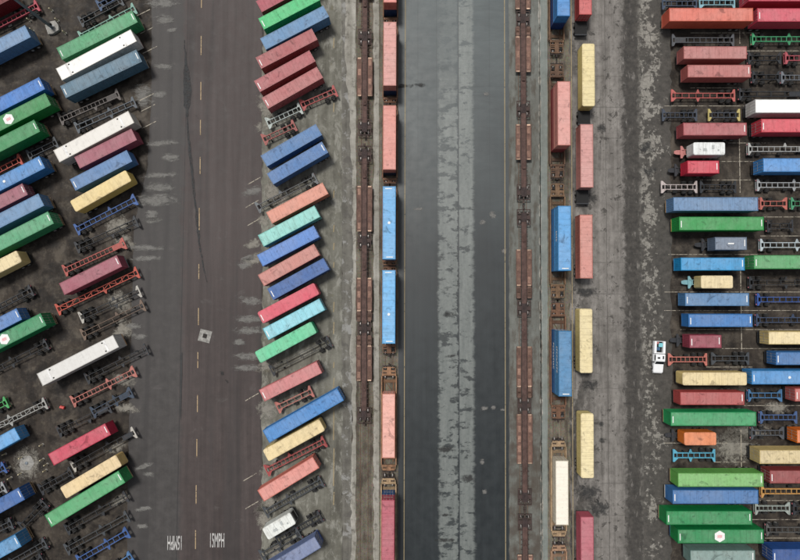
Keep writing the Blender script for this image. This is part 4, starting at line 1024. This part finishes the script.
def spine_unit(label, k, y0, y1, plats, trucks, group, hue=1.0, couple=()):
    """y0..y1: picture rows of the ends of the spine; plats: (rowa, rowb, tone) side platforms"""
    a, b = track(k, y0), track(k, y1); d = b - a; L = d.length; yaw = math.atan2(d.y, d.x)
    col = shade(SPINE, hue)
    th = thing('spine_car', label, 'rail car', (a.x, a.y, RAIL_TOP), yaw, group)
    g = lambda y: (track(k, y) - a).dot(d.normalized())
    def beam(bm):
        box(bm, 0, L, -0.46, 0.46, 1.02, 1.06); box(bm, 0, L, -0.26, -0.20, 0.82, 1.02); box(bm, 0, L, 0.20, 0.26, 0.82, 1.02); box(bm, 0, L, -0.30, 0.30, 0.80, 0.82)
        n = int(L / 1.5)
        for i in range(n): box(bm, (i + 0.5) * L / n - 0.05, (i + 0.5) * L / n + 0.05, -0.48, 0.48, 1.0605, 1.085)
    link('spine_beam', mesh(('spine_beam', label), beam, M['rust']), th, col=shade(col, 1.0))
    for ya, yb, tone in plats:
        xa, xb = g(ya), g(yb); W = xb - xa
        for s in (-1, 1):
            p = link('side_platform', mesh(('side_platform', label, ya), lambda bm: (box(bm, 0, W, -0.46, 0.48, 0.90, 0.95), box(bm, 0, W, 0.42, 0.48, 0.951, 1.03), box(bm, 0.1, 0.2, -0.62, 0.4, 0.78, 0.899), box(bm, W - 0.2, W - 0.1, -0.62, 0.4, 0.78, 0.899)), M['rust']), th, (xa, s * 1.06, 0), 0, shade(lin((104, 82, 74)), tone))
            if s < 0: p.scale = (1, -1, 1)
            n = max(2, int(W / 1.9))
            for i in range(n):
                link('wear_plate', mesh('wear_plate', lambda bm: box(bm, -0.62, 0.62, -0.3, 0.26, 0.951, 0.962), M['rust']), p, ((i + 0.5) * W / n, 0, 0), 0, shade(lin((126, 102, 90)), tone * random.uniform(0.5, 1.6)))
            for e in (0.12, W - 0.12):
                link('end_pad', mesh('end_pad', lambda bm: box(bm, -0.14, 0.14, -0.34, 0.30, 0.952, 1.0), M['rust']), p, (e, 0, 0), 0, shade(lin((190, 166, 146)), random.uniform(0.5, 1.1)) if tone > 0.8 else lin((100, 82, 74)))
    for s in (-1, 1):       # air pipe and walkway angle along the spine
        link('brake_pipe', mesh(('brake_pipe', round(L, 1)), lambda bm: bar(bm, (0.3, 0, 0.98), (L - 0.3, 0, 0.98), 0.06), M['rust']), th, (0, s * 0.56, 0), 0, lin((60, 52, 50)))
    pa, pb = min([L] + [g(q[0]) for q in plats]), max([0.0] + [g(q[1]) for q in plats])
    for x in [0.35 + i * 0.95 for i in range(int((L - 0.6) / 0.95))]:
        if pa - 0.3 < x < pb + 0.3 or any(abs(x - g(q)) < 1.3 for q in trucks): continue
        link('side_bracket', mesh('side_bracket', lambda bm: (box(bm, -0.05, 0.05, -0.80, -0.465, 0.93, 1.0), box(bm, -0.05, 0.05, 0.465, 0.80, 0.93, 1.0)), M['rust']), th, (x, 0, 0), 0, shade(col, random.uniform(0.6, 1.0)))
    link('hitch', mesh('hitch', lambda bm: (box(bm, -0.55, 0.55, -0.40, 0.40, 1.0855, 1.13), bar(bm, (-0.9, -0.3, 1.12), (0.4, 0, 1.30), 0.1), bar(bm, (-0.9, 0.3, 1.12), (0.4, 0, 1.30), 0.1), box(bm, 0.3, 0.7, -0.3, 0.3, 1.28, 1.34)), M['rust']), th, ((pb + 1.2) if pb < L - 4 else max(1.6, pa - 2.2), 0, 0), 0, lin((78, 62, 58)))
    for yt in trucks: truck(th, g(yt), lin((80, 68, 64)))
    for yt in trucks:
        bp = link('bolster_plate', mesh('bolster_plate', lambda bm: (box(bm, -0.40, 0.40, -1.3, 1.3, 0.805, 0.93), [bar(bm, (-1.45, s * 1.25, 0.86), (1.45, s * 1.25, 0.86), 0.16, 0.10) for s in (-1, 1)], [box(bm, s * 1.5 - 0.09, s * 1.5 + 0.09, -1.34, 1.34, 0.83, 0.95) for s in (-1, 1)]), M['rust']), th, (g(yt), 0, 0), 0, lin((66, 56, 54)))
        link('wear_cap', mesh('wear_cap', lambda bm: (box(bm, -0.9, 0.9, -0.5, 0.5, 1.0865, 1.10), [bar(bm, (-1.0, -0.5 * s, 1.13), (1.0, 0.5 * s, 1.13 + 0.002 * s), 0.12, 0.05) for s in (-1, 1)]), M['rust']), bp, col=lin((58, 50, 50)))
    for yt, s in couple:
        link('coupler', mesh('coupler', lambda bm: (box(bm, 0, 1.3, -0.14, 0.14, 0.72, 0.95), box(bm, -0.2, 0.0, -1.2, 1.2, 0.74, 0.94), box(bm, 1.3, 1.62, -0.22, 0.22, 0.70, 0.98), [bar(bm, (-0.1, s2 * 0.9, 0.98), (0.6, s2 * 0.7, 0.98), 0.05) for s2 in (-1, 1)]), M['rust']), th, (g(yt), 0, 0), 0 if s > 0 else math.pi, lin((70, 62, 58)))
GLS, GRS = 'empty spine cars on the left track', 'empty spine cars on the right track'
spine_unit('empty rusty spine car cut by top edge, left track', 'ls', -48, 38, [(-40, 1, 1.0)], [-48], GLS)
spine_unit('empty rusty spine car beside the upper pink stack', 'ls', 39, 131, [(60, 98, 1.0)], [39, 129], GLS, couple=[(131, 1)])
spine_unit('empty rusty spine car left of the upper blue stack', 'ls', 153, 240, [(187, 232, 0.85)], [155], GLS, couple=[(153, -1)])
spine_unit('empty rusty spine car left of the lower blue stack', 'ls', 241, 327, [(278, 311, 0.9), (312, 320, 0.5)], [241], GLS)
spine_unit('empty rusty spine car at the end of its train', 'ls', 328, 417, [(336, 344, 0.5), (345, 380, 0.85)], [328, 414], GLS, couple=[(416, 1)])
spine_unit('empty rusty spine car at the top edge, right track', 'rs', -66, 20.5, [(-20, 12, 1.0)], [-66], GRS)
spine_unit('empty rusty spine car left of the upper trucks gap', 'rs', 21.5, 109.5, [(30, 38, 0.6), (39, 74, 1.15)], [21.5], GRS)
spine_unit('empty rusty spine car left of the pink stack', 'rs', 110.5, 196, [(126, 161, 1.0)], [110.5, 193], GRS, couple=[(196, 1)])
spine_unit('empty rusty spine car left of the middle blue stack', 'rs', 214, 307, [(250, 286, 1.0), (287, 298, 0.6)], [218], GRS, couple=[(214, -1)])
spine_unit('empty rusty spine car left of the lower blue stack, right track', 'rs', 308, 403.5, [(346, 386, 0.9), (387, 396, 0.5)], [308], GRS)
spine_unit('empty rusty spine car above the white train container', 'rs', 404.5, 499, [(413, 462, 1.0)], [404.5, 495], GRS, couple=[(499, 1)])
spine_unit('empty rusty spine car at the bottom edge, right track', 'rs', 516, 606, [(552, 590, 1.0)], [520], GRS, couple=[(516, -1)])

FLOOR = 0.32
def well_car(label, c, yaw, well, endlen, rgb, group):
    """deep well car; c = middle of the well on the track, well = clear length, endlen = platform length past it"""
    th = thing('well_car', label, 'rail car', (c.x, c.y, RAIL_TOP), yaw, group)
    col = shade(lin(rgb), 0.8); a = well / 2
    for s in (-1, 1):
        link('side_sill', mesh(('side_sill', well), lambda bm: (box(bm, -a - 0.4, a + 0.4, -0.05, 0.05, 0.22, 0.98), box(bm, -a - 0.4, a + 0.4, -0.10, 0.10, 0.981, 1.09), box(bm, -a, a, -0.10, 0.10, 0.14, 0.219), [box(bm, x - 0.04, x + 0.04, 0.051, 0.10, 0.22, 0.98) for x in [(-a + 0.5 + i * (well - 1) / 9) for i in range(10)]]), M['rust']), th, (0, s * 1.42, 0), 0 if s > 0 else math.pi, shade(col, 1.1))
    link('well_floor', mesh(('well_floor', well), lambda bm: ([box(bm, x - 0.3, x + 0.3, -1.31, 1.31, 0.20, 0.209) for x in (-a + 0.7, -a / 2, 0, a / 2, a - 0.7)], [bar(bm, (-a, s * 0.9, 0.18), (a, s * 0.9, 0.18), 0.22, 0.03) for s in (-1, 1)], [bar(bm, (x, -1.3, 0.17), (x + a / 2.2, 1.3, 0.17), 0.1, 0.02) for x in (-a, -a / 2, 0, a / 2)]), M['rust']), th, col=shade(col, 0.6))
    ends = endlen if isinstance(endlen, tuple) else (endlen, endlen)
    for s in (0, 1):
        e = ends[s]
        p = link('end_platform', mesh(('end_platform', round(e, 2)), lambda bm: (
            box(bm, 0.0, 0.45, -1.40, 1.40, 0.70, 1.05), box(bm, 0.45, e - 0.25, -0.42, 0.42, 0.86, 1.0),
            [box(bm, 0.45, e - 0.5, s2 * 1.25 - 0.07, s2 * 1.25 + 0.07, 0.88, 0.98) for s2 in (-1, 1)],
            [box(bm, x, x + 0.16, -1.18, 1.18, 0.90, 0.99) for x in ([0.9, e * 0.55, e - 0.5] if e > 2 else [e - 0.45])],
            box(bm, 0.7, max(1.1, e * 0.45), -1.15, 1.15, 0.83, 0.86)), M['rust']), th, ((a + 0.42) * (1 if s == 0 else -1), 0, 0), math.pi * s, col)
        link('end_rung', mesh('end_rung', lambda bm: [bar(bm, (0.2, s2 * 1.0, 1.05), (0.2, s2 * 1.0, 1.35), 0.05) for s2 in (-1, 1)] + [bar(bm, (0.2, -1.0, 1.35), (0.2, 1.0, 1.35), 0.05)], M['rust']), p, col=shade(col, 0.7))
        if e > 2:
            def bw(bm):
                lathe_z(bm, [(1.05, 0.24), (1.09, 0.28), (1.11, 0.24)], 12, (0, 0)); bar(bm, (0, 0, 0.98), (0, 0, 1.05), 0.06)
            link('brake_wheel', mesh('brake_wheel', bw, M['dark']), p, (e * 0.6, 0.75, 0))
        link('coupler', mesh('well_coupler', lambda bm: (box(bm, -0.3, 0.5, -0.13, 0.13, 0.70, 0.92), [bar(bm, (-0.2, s2 * 0.85, 0.95), (0.25, s2 * 0.55, 0.95), 0.06) for s2 in (-1, 1)], box(bm, -0.12, 0.02, -1.25, 1.25, 0.72, 0.9)), M['rust']), p, (e - 0.05, 0, 0), 0, lin((52, 46, 44)))
    return th
def well_trucks(th, xs, col=lin((70, 62, 58))):
    for x in xs: truck(th, x, col)
def train_stack(k, py0, py1, ft, rgb, label, lower=None, op='', lowft=40, h=None):
    """containers riding in a well; py0..py1 roof rows in the photograph"""
    hh = h or (2.9 if (ft in (45, 53) or not lower) else 2.59)
    z0 = RAIL_TOP + 0.215
    zt = z0 + hh + (2.59 if lower else 0)
    ymid = (at(400, py0, zt).y + at(400, py1, zt).y) / 2
    a, b = track(k, 0), track(k, 560); f = (a.y - ymid) / (a.y - b.y); p = a.lerp(b, f)
    yaw = math.atan2(b.y - a.y, b.x - a.x)
    if lower:
        lo = container(lower[0], lowft, (p.x, p.y, z0), yaw, lower[1], '', 2.59, 'lower containers of the train stacks')
    up = container(label, ft, (p.x, p.y, z0 + (2.594 if lower else 0)), yaw, rgb, op, hh, 'containers on the trains')
    if 'side lettering' in label:
        lettering(up, -0.3, 1.1, 9, 3); lettering(lo, -0.8, 1.5, 9, 5)
    if label.startswith('light blue'): lettering(up, -0.2, 1.2, 4, 8)
    return p, yaw
PINK = (216, 154, 145)
pL = []
for y0, y1, ft, rgb, lab, low, op in (
    (-62, 3.5, 40, (224, 140, 130), 'salmon stacked container cut by top edge, left train', ('navy container under the topmost salmon one, left train', (44, 62, 96)), ''),
    (21, 86.3, 40, PINK, 'pale pink stacked container, upper left train', ('navy container under the pale pink one, left train', (40, 58, 92)), ''),
    (104.5, 170.5, 40, (216, 142, 130), 'salmon stacked container above the blue ones, left train', ('dark container under the salmon one, left train', (48, 56, 76)), ''),
    (185.6, 260, 45, (106, 178, 232), 'sky blue stacked container, upper of two, left train', ('dark red container under the upper sky blue one', (110, 50, 48)), 'fbd0;'),
    (269.8, 344, 45, (108, 184, 238), 'sky blue stacked container, lower of two, left train', ('dark blue container under the lower sky blue one', (50, 70, 110)), 'fbd1.4;')):
    pL.append((train_stack('lw', y0, y1, ft, rgb, lab, low, op), lab))
names = ('top', 'second', 'third', 'fourth', 'fifth')
for i, ((p, yaw), lab) in enumerate(pL):
    near = ('the topmost salmon stack', 'the pale pink stack', 'the lower salmon stack', 'the upper sky blue stack', 'the lower sky blue stack')[i]
    nxt = pL[i + 1][0][0] if i + 1 < len(pL) else None
    e = 1.28
    th = well_car('brown well car under ' + near + ', left train', p, yaw, 12.65, e if i < 4 else (2.7, e), (116, 88, 70), 'well cars of the left train')
    well_trucks(th, [-7.85] if i else [])
    if i == 4: well_trucks(th, [8.3])
p, yaw = train_stack('lw', 393, 459, 40, (236, 170, 154), 'pale peach container riding alone in a well, left train', None, '')
c = track('lw', 419); th = well_car('rust brown well car under the pale peach container', c, yaw, 16.4, (1.35, 2.0), (150, 118, 92), 'well cars of the left train'); well_trucks(th, [-9.3])
p, yaw = train_stack('lw', 500.5, 566, 40, (188, 96, 110), 'crimson ribbed stacked container at the bottom, left train', ('blue container under the crimson one, left train', (62, 98, 146)), 'f')
c2 = track('lw', 526.5); th = well_car('tan well car under the crimson stack, left train', c2, yaw, 16.4, 1.35, (170, 150, 120), 'well cars of the left train'); well_trucks(th, [-9.3])
for y0, y1, rgb, lab, low, near, wrgb, op in (
    (-49, 17.5, (76, 142, 206), 'blue stacked container at the top, right train', ('navy container under the topmost blue one, right train', (48, 72, 128)), 'the topmost blue stack', (112, 90, 72), ''),
    (80.5, 146, (218, 152, 142), 'pink stacked container, right train', ('rose container under the pink one, right train', (170, 92, 92)), 'the pink stack', (104, 84, 70), ''),
    (205.5, 271, (92, 164, 222), 'light blue stacked container, right train', ('blue container under the light blue one, right train', (74, 130, 186)), 'the light blue stack', (124, 102, 80), 'f'),
    (330.5, 397, (84, 142, 188), 'steel blue stacked container with side lettering, right train', ('blue lettered container under the steel blue one, right train', (60, 108, 160)), 'the steel blue stack', (120, 92, 74), 'f'),
    (459, 527, (232, 224, 206), 'cream white container riding alone in a well, right train', None, 'the cream white container', (168, 148, 120), '')):
    p, yaw = train_stack('rw', y0, y1, 40, rgb, lab, low, op)
    th = well_car('brown well car under ' + near + ', right train', p, yaw, 16.4 if low else 15.4, 2.9 if low else 1.3, wrgb, 'well cars of the right train')
    well_trucks(th, [-9.9, 9.9] if low else [-8.6, 8.6])
c = track('rw', 592); th = well_car('tan well car cut by the bottom edge, right train', c, yaw, 16.0, 1.3, (168, 140, 116), 'well cars of the right train'); well_trucks(th, [-8.9])

# ------------------------------------------------------------------ utility pickup
def pickup():
    a, b = at(659.7, 340.5, 1.2), at(658.0, 373.5, 1.0); d = b - a; L = d.length; yaw = math.atan2(d.y, d.x)
    c = (a + b) / 2
    th = thing('utility_pickup', 'white utility pickup with open service bed, beside salmon chassis', 'pickup', (c.x, c.y, 0.065), yaw)
    def loft(bm, secs, mi=0):
        prev = None
        for x, w, z0, z1, r in secs:
            ring = [bm.verts.new(p) for p in ((x, -w, z0), (x, -w, z1 - r), (x, -w + r, z1), (x, w - r, z1), (x, w, z1 - r), (x, w, z0))]
            if prev:
                for i in range(6): bm.faces.new((prev[i], prev[(i + 1) % 6], ring[(i + 1) % 6], ring[i])).material_index = mi
            else: bm.faces.new(ring[::-1]).material_index = mi
            prev = ring
        bm.faces.new(prev).material_index = mi
    def hood(bm): loft(bm, [(1.1, 0.98, 0.45, 1.18, 0.1), (1.5, 0.98, 0.45, 1.17, 0.12), (2.9, 0.95, 0.45, 1.08, 0.14), (3.12, 0.85, 0.48, 0.95, 0.14), (3.18, 0.75, 0.5, 0.85, 0.1)])
    def cab(bm): loft(bm, [(-0.62, 0.92, 1.0, 1.78, 0.12), (-0.5, 0.93, 1.0, 1.86, 0.12), (0.55, 0.92, 1.0, 1.86, 0.12), (0.75, 0.92, 1.0, 1.8, 0.12), (1.35, 0.95, 1.0, 1.2, 0.08)])
    def lower(bm): box(bm, -0.65, 1.1, -0.99, 0.99, 0.42, 1.0)
    def bed(bm):
        box(bm, -3.1, -0.72, -1.08, 1.08, 0.62, 0.78)
        for s in (-1, 1): box(bm, -3.1, -0.72, s * 0.86 - 0.22, s * 0.86 + 0.22, 0.781, 1.36)
        box(bm, -0.90, -0.72, -0.64, 0.64, 0.781, 1.40); box(bm, -3.1, -3.02, -0.64, 0.64, 0.781, 1.25)
    link('hood', mesh('hood', hood, M['carwhite']), th); link('cab', mesh('cab', cab, M['carwhite']), th); link('lower_body', mesh('lower_body', lower, M['carwhite']), th)
    bd = link('service_bed', mesh('service_bed', bed, M['carwhite']), th)
    link('bed_floor', mesh('bed_floor', b_rect(2.1, 1.26, 0.01), M['dark']), bd, (-1.96, 0, 0.785))
    def win(bm): 
        v = [bm.verts.new(p) for p in ((0.80, -0.80, 1.78), (0.80, 0.80, 1.78), (1.33, 0.86, 1.235), (1.33, -0.86, 1.235))]
        for q in v: q.co.x += 0.03; q.co.z += 0.015
        bm.faces.new(v)
    link('windscreen', mesh('windscreen', win, M['glass']), th)
    link('rear_window', mesh('rear_window', lambda bm: box(bm, -0.635, -0.60, -0.7, 0.7, 1.3, 1.66), M['glass']), th)
    for s in (-1, 1):
        link('side_window', mesh(('side_window', s), lambda bm: box(bm, -0.4, 0.6, s * 0.935 - 0.004, s * 0.935 + 0.004, 1.22, 1.68), M['glass']), th)
        link('mirror', mesh('mirror', lambda bm: box(bm, -0.08, 0.08, -0.14, 0.14, 0, 0.3), M['dark']), th, (0.95, s * 1.12, 1.1))
        link('headlight', mesh('headlight', lambda bm: box(bm, -0.03, 0.03, -0.16, 0.16, -0.09, 0.09), M['hub']), th, (3.155, s * 0.6, 0.75))
        for x in (2.15, -1.95):
            link('wheel', mesh('car_wheel', lambda bm: (lathe_y(bm, [(-0.13, 0.2), (-0.13, 0.36), (-0.1, 0.4), (0.1, 0.4), (0.13, 0.36), (0.13, 0.2)], 18, (0, 0, 0.4), 0), lathe_y(bm, [(0.12, 0.22), (0.14, 0.2)], 12, (0, 0, 0.4), 1)), M['tyre'], M['hub']), th, (x, s * 0.86, 0), 0 if s > 0 else math.pi)
    link('bumper', mesh('bumper', lambda bm: box(bm, 3.1, 3.26, -0.92, 0.92, 0.42, 0.6), M['hub']), th)
    # things carried on the roof and in the bed
    link('light_bar', mesh('light_bar', lambda bm: (box(bm, -0.05, 0.25, -0.62, -0.16, 1.862, 1.95)), M['dark']), th)
    link('roof_hatch', mesh('roof_hatch', lambda bm: box(bm, -0.3, 0.3, 0.35, 0.6, 1.862, 1.9), M['dark']), th)
    for (x, y, sx, sy, h2, rgb, lab) in ((-2.35, 0.22, 0.7, 0.7, 0.42, (120, 190, 200), 'pale teal tool box in the bed of the white pickup'), (-1.6, -0.2, 0.55, 0.6, 0.36, (60, 92, 120), 'blue grey tool box in the bed of the white pickup'), (-2.75, -0.35, 0.4, 0.4, 0.4, (170, 110, 110), 'small reddish box in the bed of the white pickup')):
        u = Matrix.Rotation(yaw, 3, 'Z') @ Vector((x, y, 0))
        tb = thing('tool_box', lab, 'box', (c.x + u.x, c.y + u.y, 0.065 + 0.796), yaw)
        link('case', mesh(('tool_case', lab), lambda bm: box(bm, -sx / 2, sx / 2, -sy / 2, sy / 2, 0, h2 * 0.75), M['wall']), tb, col=lin(rgb))
        ld = link('lid', mesh(('tool_lid', lab), lambda bm: box(bm, -sx / 2 - 0.015, sx / 2 + 0.015, -sy / 2 - 0.015, sy / 2 + 0.015, h2 * 0.75 + 0.001, h2), M['wall']), tb, col=shade(lin(rgb), 1.15))
        link('handle', mesh(('tool_handle', lab), lambda bm: bar(bm, (0, -0.14, h2 + 0.02), (0, 0.14, h2 + 0.02), 0.035), M['dark']), ld)
pickup()

# ------------------------------------------------------------------ light mast, pads, bollards, drain, litter
t = NT('pad_concrete'); a = t.noise(t.pos, 1.5, 6, 0.7)
M['pad'] = t.done(t.mix(t.ramp(a, 0.3, 0.7), (0.14, 0.135, 0.125), (0.36, 0.35, 0.325)), 0.85)
def mast(px, py):
    p = at(px, py); th = thing('light_mast', 'tall grey light mast on a pale concrete base, top left', 'light mast', (p.x, p.y, 0.0), R(28))
    def base(bm): prism(bm, [(-1.3, -0.9), (-0.4, -1.25), (1.0, -1.1), (1.35, -0.2), (1.2, 0.9), (0.2, 1.2), (-1.0, 1.0)], 0.0, 0.55)
    link('concrete_base', mesh('concrete_base', base, M['pad']), th)
    link('pole', mesh('mast_pole', lambda bm: lathe_z(bm, [(0.551, 0.42), (0.60, 0.42), (0.601, 0.30), (14, 0.22), (26, 0.13)], 14), M['galv']), th)
    link('junction_box', mesh('junction_box', lambda bm: box(bm, 0.28, 0.52, -0.2, 0.2, 1.2, 1.8), M['dark']), th)
    hd = link('lamp_ring', mesh('lamp_ring', lambda bm: [bar(bm, (0, 0, 25.7), (1.0 * math.cos(R(60 * k)), 1.0 * math.sin(R(60 * k)), 25.7), 0.08) for k in range(6)], M['galv']), th)
    for k in range(6):
        link('floodlight', mesh('floodlight', lambda bm: (box(bm, -0.22, 0.22, -0.28, 0.28, -0.2, 0.0), box(bm, -0.26, 0.26, -0.32, 0.32, 0.001, 0.08)), M['dark']), hd, (1.2 * math.cos(R(60 * k)), 1.2 * math.sin(R(60 * k)), 25.6), R(60 * k))
mast(53.5, 28.5)
p = at(27, 463)
def lumpy(bm): prism(bm, [(r * math.cos(R(a)), r * math.sin(R(a))) for a, r in ((0, 1.5), (30, 1.35), (62, 1.6), (95, 1.4), (130, 1.55), (160, 1.3), (195, 1.5), (230, 1.65), (265, 1.4), (300, 1.5), (330, 1.3))], 0.0, 0.10)
pad = thing('concrete_pad', 'low round concrete pad left of the crimson container', 'concrete pad', (p.x, p.y, 0.0))
link('slab', mesh('pad_slab', lumpy, M['pad']), pad)
link('stub', mesh('pad_stub', lambda bm: lathe_z(bm, [(0.101, 0.32), (0.22, 0.30), (0.24, 0.2)], 12), M['galv']), pad)
def b_post(bm): lathe_z(bm, [(0.0, 0.13), (1.05, 0.13), (1.13, 0.10), (1.17, 0.03)], 12)
t = NT('bollard_paint'); a = t.noise(t.pos, 4, 4)
M['bollard'] = t.done(t.mix(t.step(a, 0.4, 0.65), (0.62, 0.55, 0.36), (0.40, 0.34, 0.22)), 0.6)
for i, (x, y, lab) in enumerate(((52.5, 11, 'cream bollard farthest up beside the light mast'), (58.5, 21, 'cream bollard right of the light mast base'), (66, 33.5, 'cream bollard below right of the light mast'), (30.5, 21, 'cream bollard left of the light mast'), (33.5, 31, 'cream bollard between light mast and blue container'),
    (43, 444.5, 'cream bollard above the crimson container'), (6, 453.5, 'cream bollard under the sky blue container'), (10, 467, 'white post at the left edge beside lower pad'), (22.5, 457, 'small bollard nearest above left of the lower pad'), (22, 473, 'small bollard just under the lower pad'), (11.5, 477.5, 'cream bollard below left of the lower pad'), (43.5, 459, 'cream bollard at the end of the crimson container'), (46.5, 470, 'cream bollard below the crimson container end'), (47.5, 464, 'cream bollard between two by the crimson container'))):
    q = at(x, y)
    b = thing('bollard', lab, 'bollard', (q.x, q.y, 0.0), 0, 'bollards round the lamp bases')
    link('post', mesh('bollard_post', b_post, M['bollard']), b)
    link('foot', mesh('bollard_foot', lambda bm: lathe_z(bm, [(0.0, 0.24), (0.06, 0.24), (0.09, 0.16)], 12), M['pad']), b)
q = at(205, 336)
dr = thing('drain_cover', 'square concrete drain surround with dark iron cover in road', 'drain cover', (q.x, q.y, 0.005), R(-14))
def collar(bm):
    o, i = 1.18, 0.42
    for x0, x1, y0, y1 in ((-o, o, i, o), (-o, o, -o, -i), (-o, -i, -i, i), (i, o, -i, i)): box(bm, x0, x1, y0, y1, 0.0, 0.045)
link('collar', mesh('collar', collar, M['pad']), dr)
gr = link('grate', mesh('grate', lambda bm: box(bm, -0.42, 0.42, -0.42, 0.42, 0, 0.012), M['dark']), dr)
for k in range(5): link('grate_bar', mesh('grate_bar', lambda bm: box(bm, -0.4, 0.4, -0.03, 0.03, 0.0121, 0.035), M['rust']), gr, (0, -0.32 + 0.16 * k, 0), 0, (0.05, 0.045, 0.04))
q = at(62, 407.5, 0.4)
cr = thing('fuel_can', 'small red drum lying by the salmon empty chassis', 'drum', (q.x, q.y, 0.0), R(75))
link('drum', mesh('small_drum', lambda bm: lathe_y(bm, [(-0.42, 0.26), (-0.40, 0.30), (-0.14, 0.29), (-0.13, 0.31), (-0.11, 0.29), (0.11, 0.29), (0.13, 0.31), (0.14, 0.29), (0.40, 0.30), (0.42, 0.26)], 16, (0, 0, 0.31)), M['wall']), cr, col=lin((196, 80, 74)))
link('cap', mesh('small_cap', lambda bm: lathe_y(bm, [(0.421, 0.06), (0.46, 0.06)], 10, (0.12, 0, 0.35)), M['dark']), cr)
for x, lab in ((27, 'left of two orange poles lying near the bottom left'), (30, 'right of two orange poles lying near the bottom left')):
    a, b = at(x - 1.5, 530, 0.1), at(x + 2.5, 541, 0.1); c = (a + b) / 2; d = b - a
    o = thing('marker_pole', lab, 'pole', (c.x, c.y, 0.0), math.atan2(d.y, d.x))
    hl = d.length / 2
    link('shaft', mesh(('shaft', round(hl, 2)), lambda bm: bar(bm, (-hl, 0, 0.07), (hl, 0, 0.07), 0.09), M['wall']), o, col=lin((196, 112, 72)))
    link('tip', mesh('pole_tip', lambda bm: bar(bm, (0, 0, 0.07), (0.12, 0, 0.07), 0.11), M['dark']), o, (hl, 0, 0))
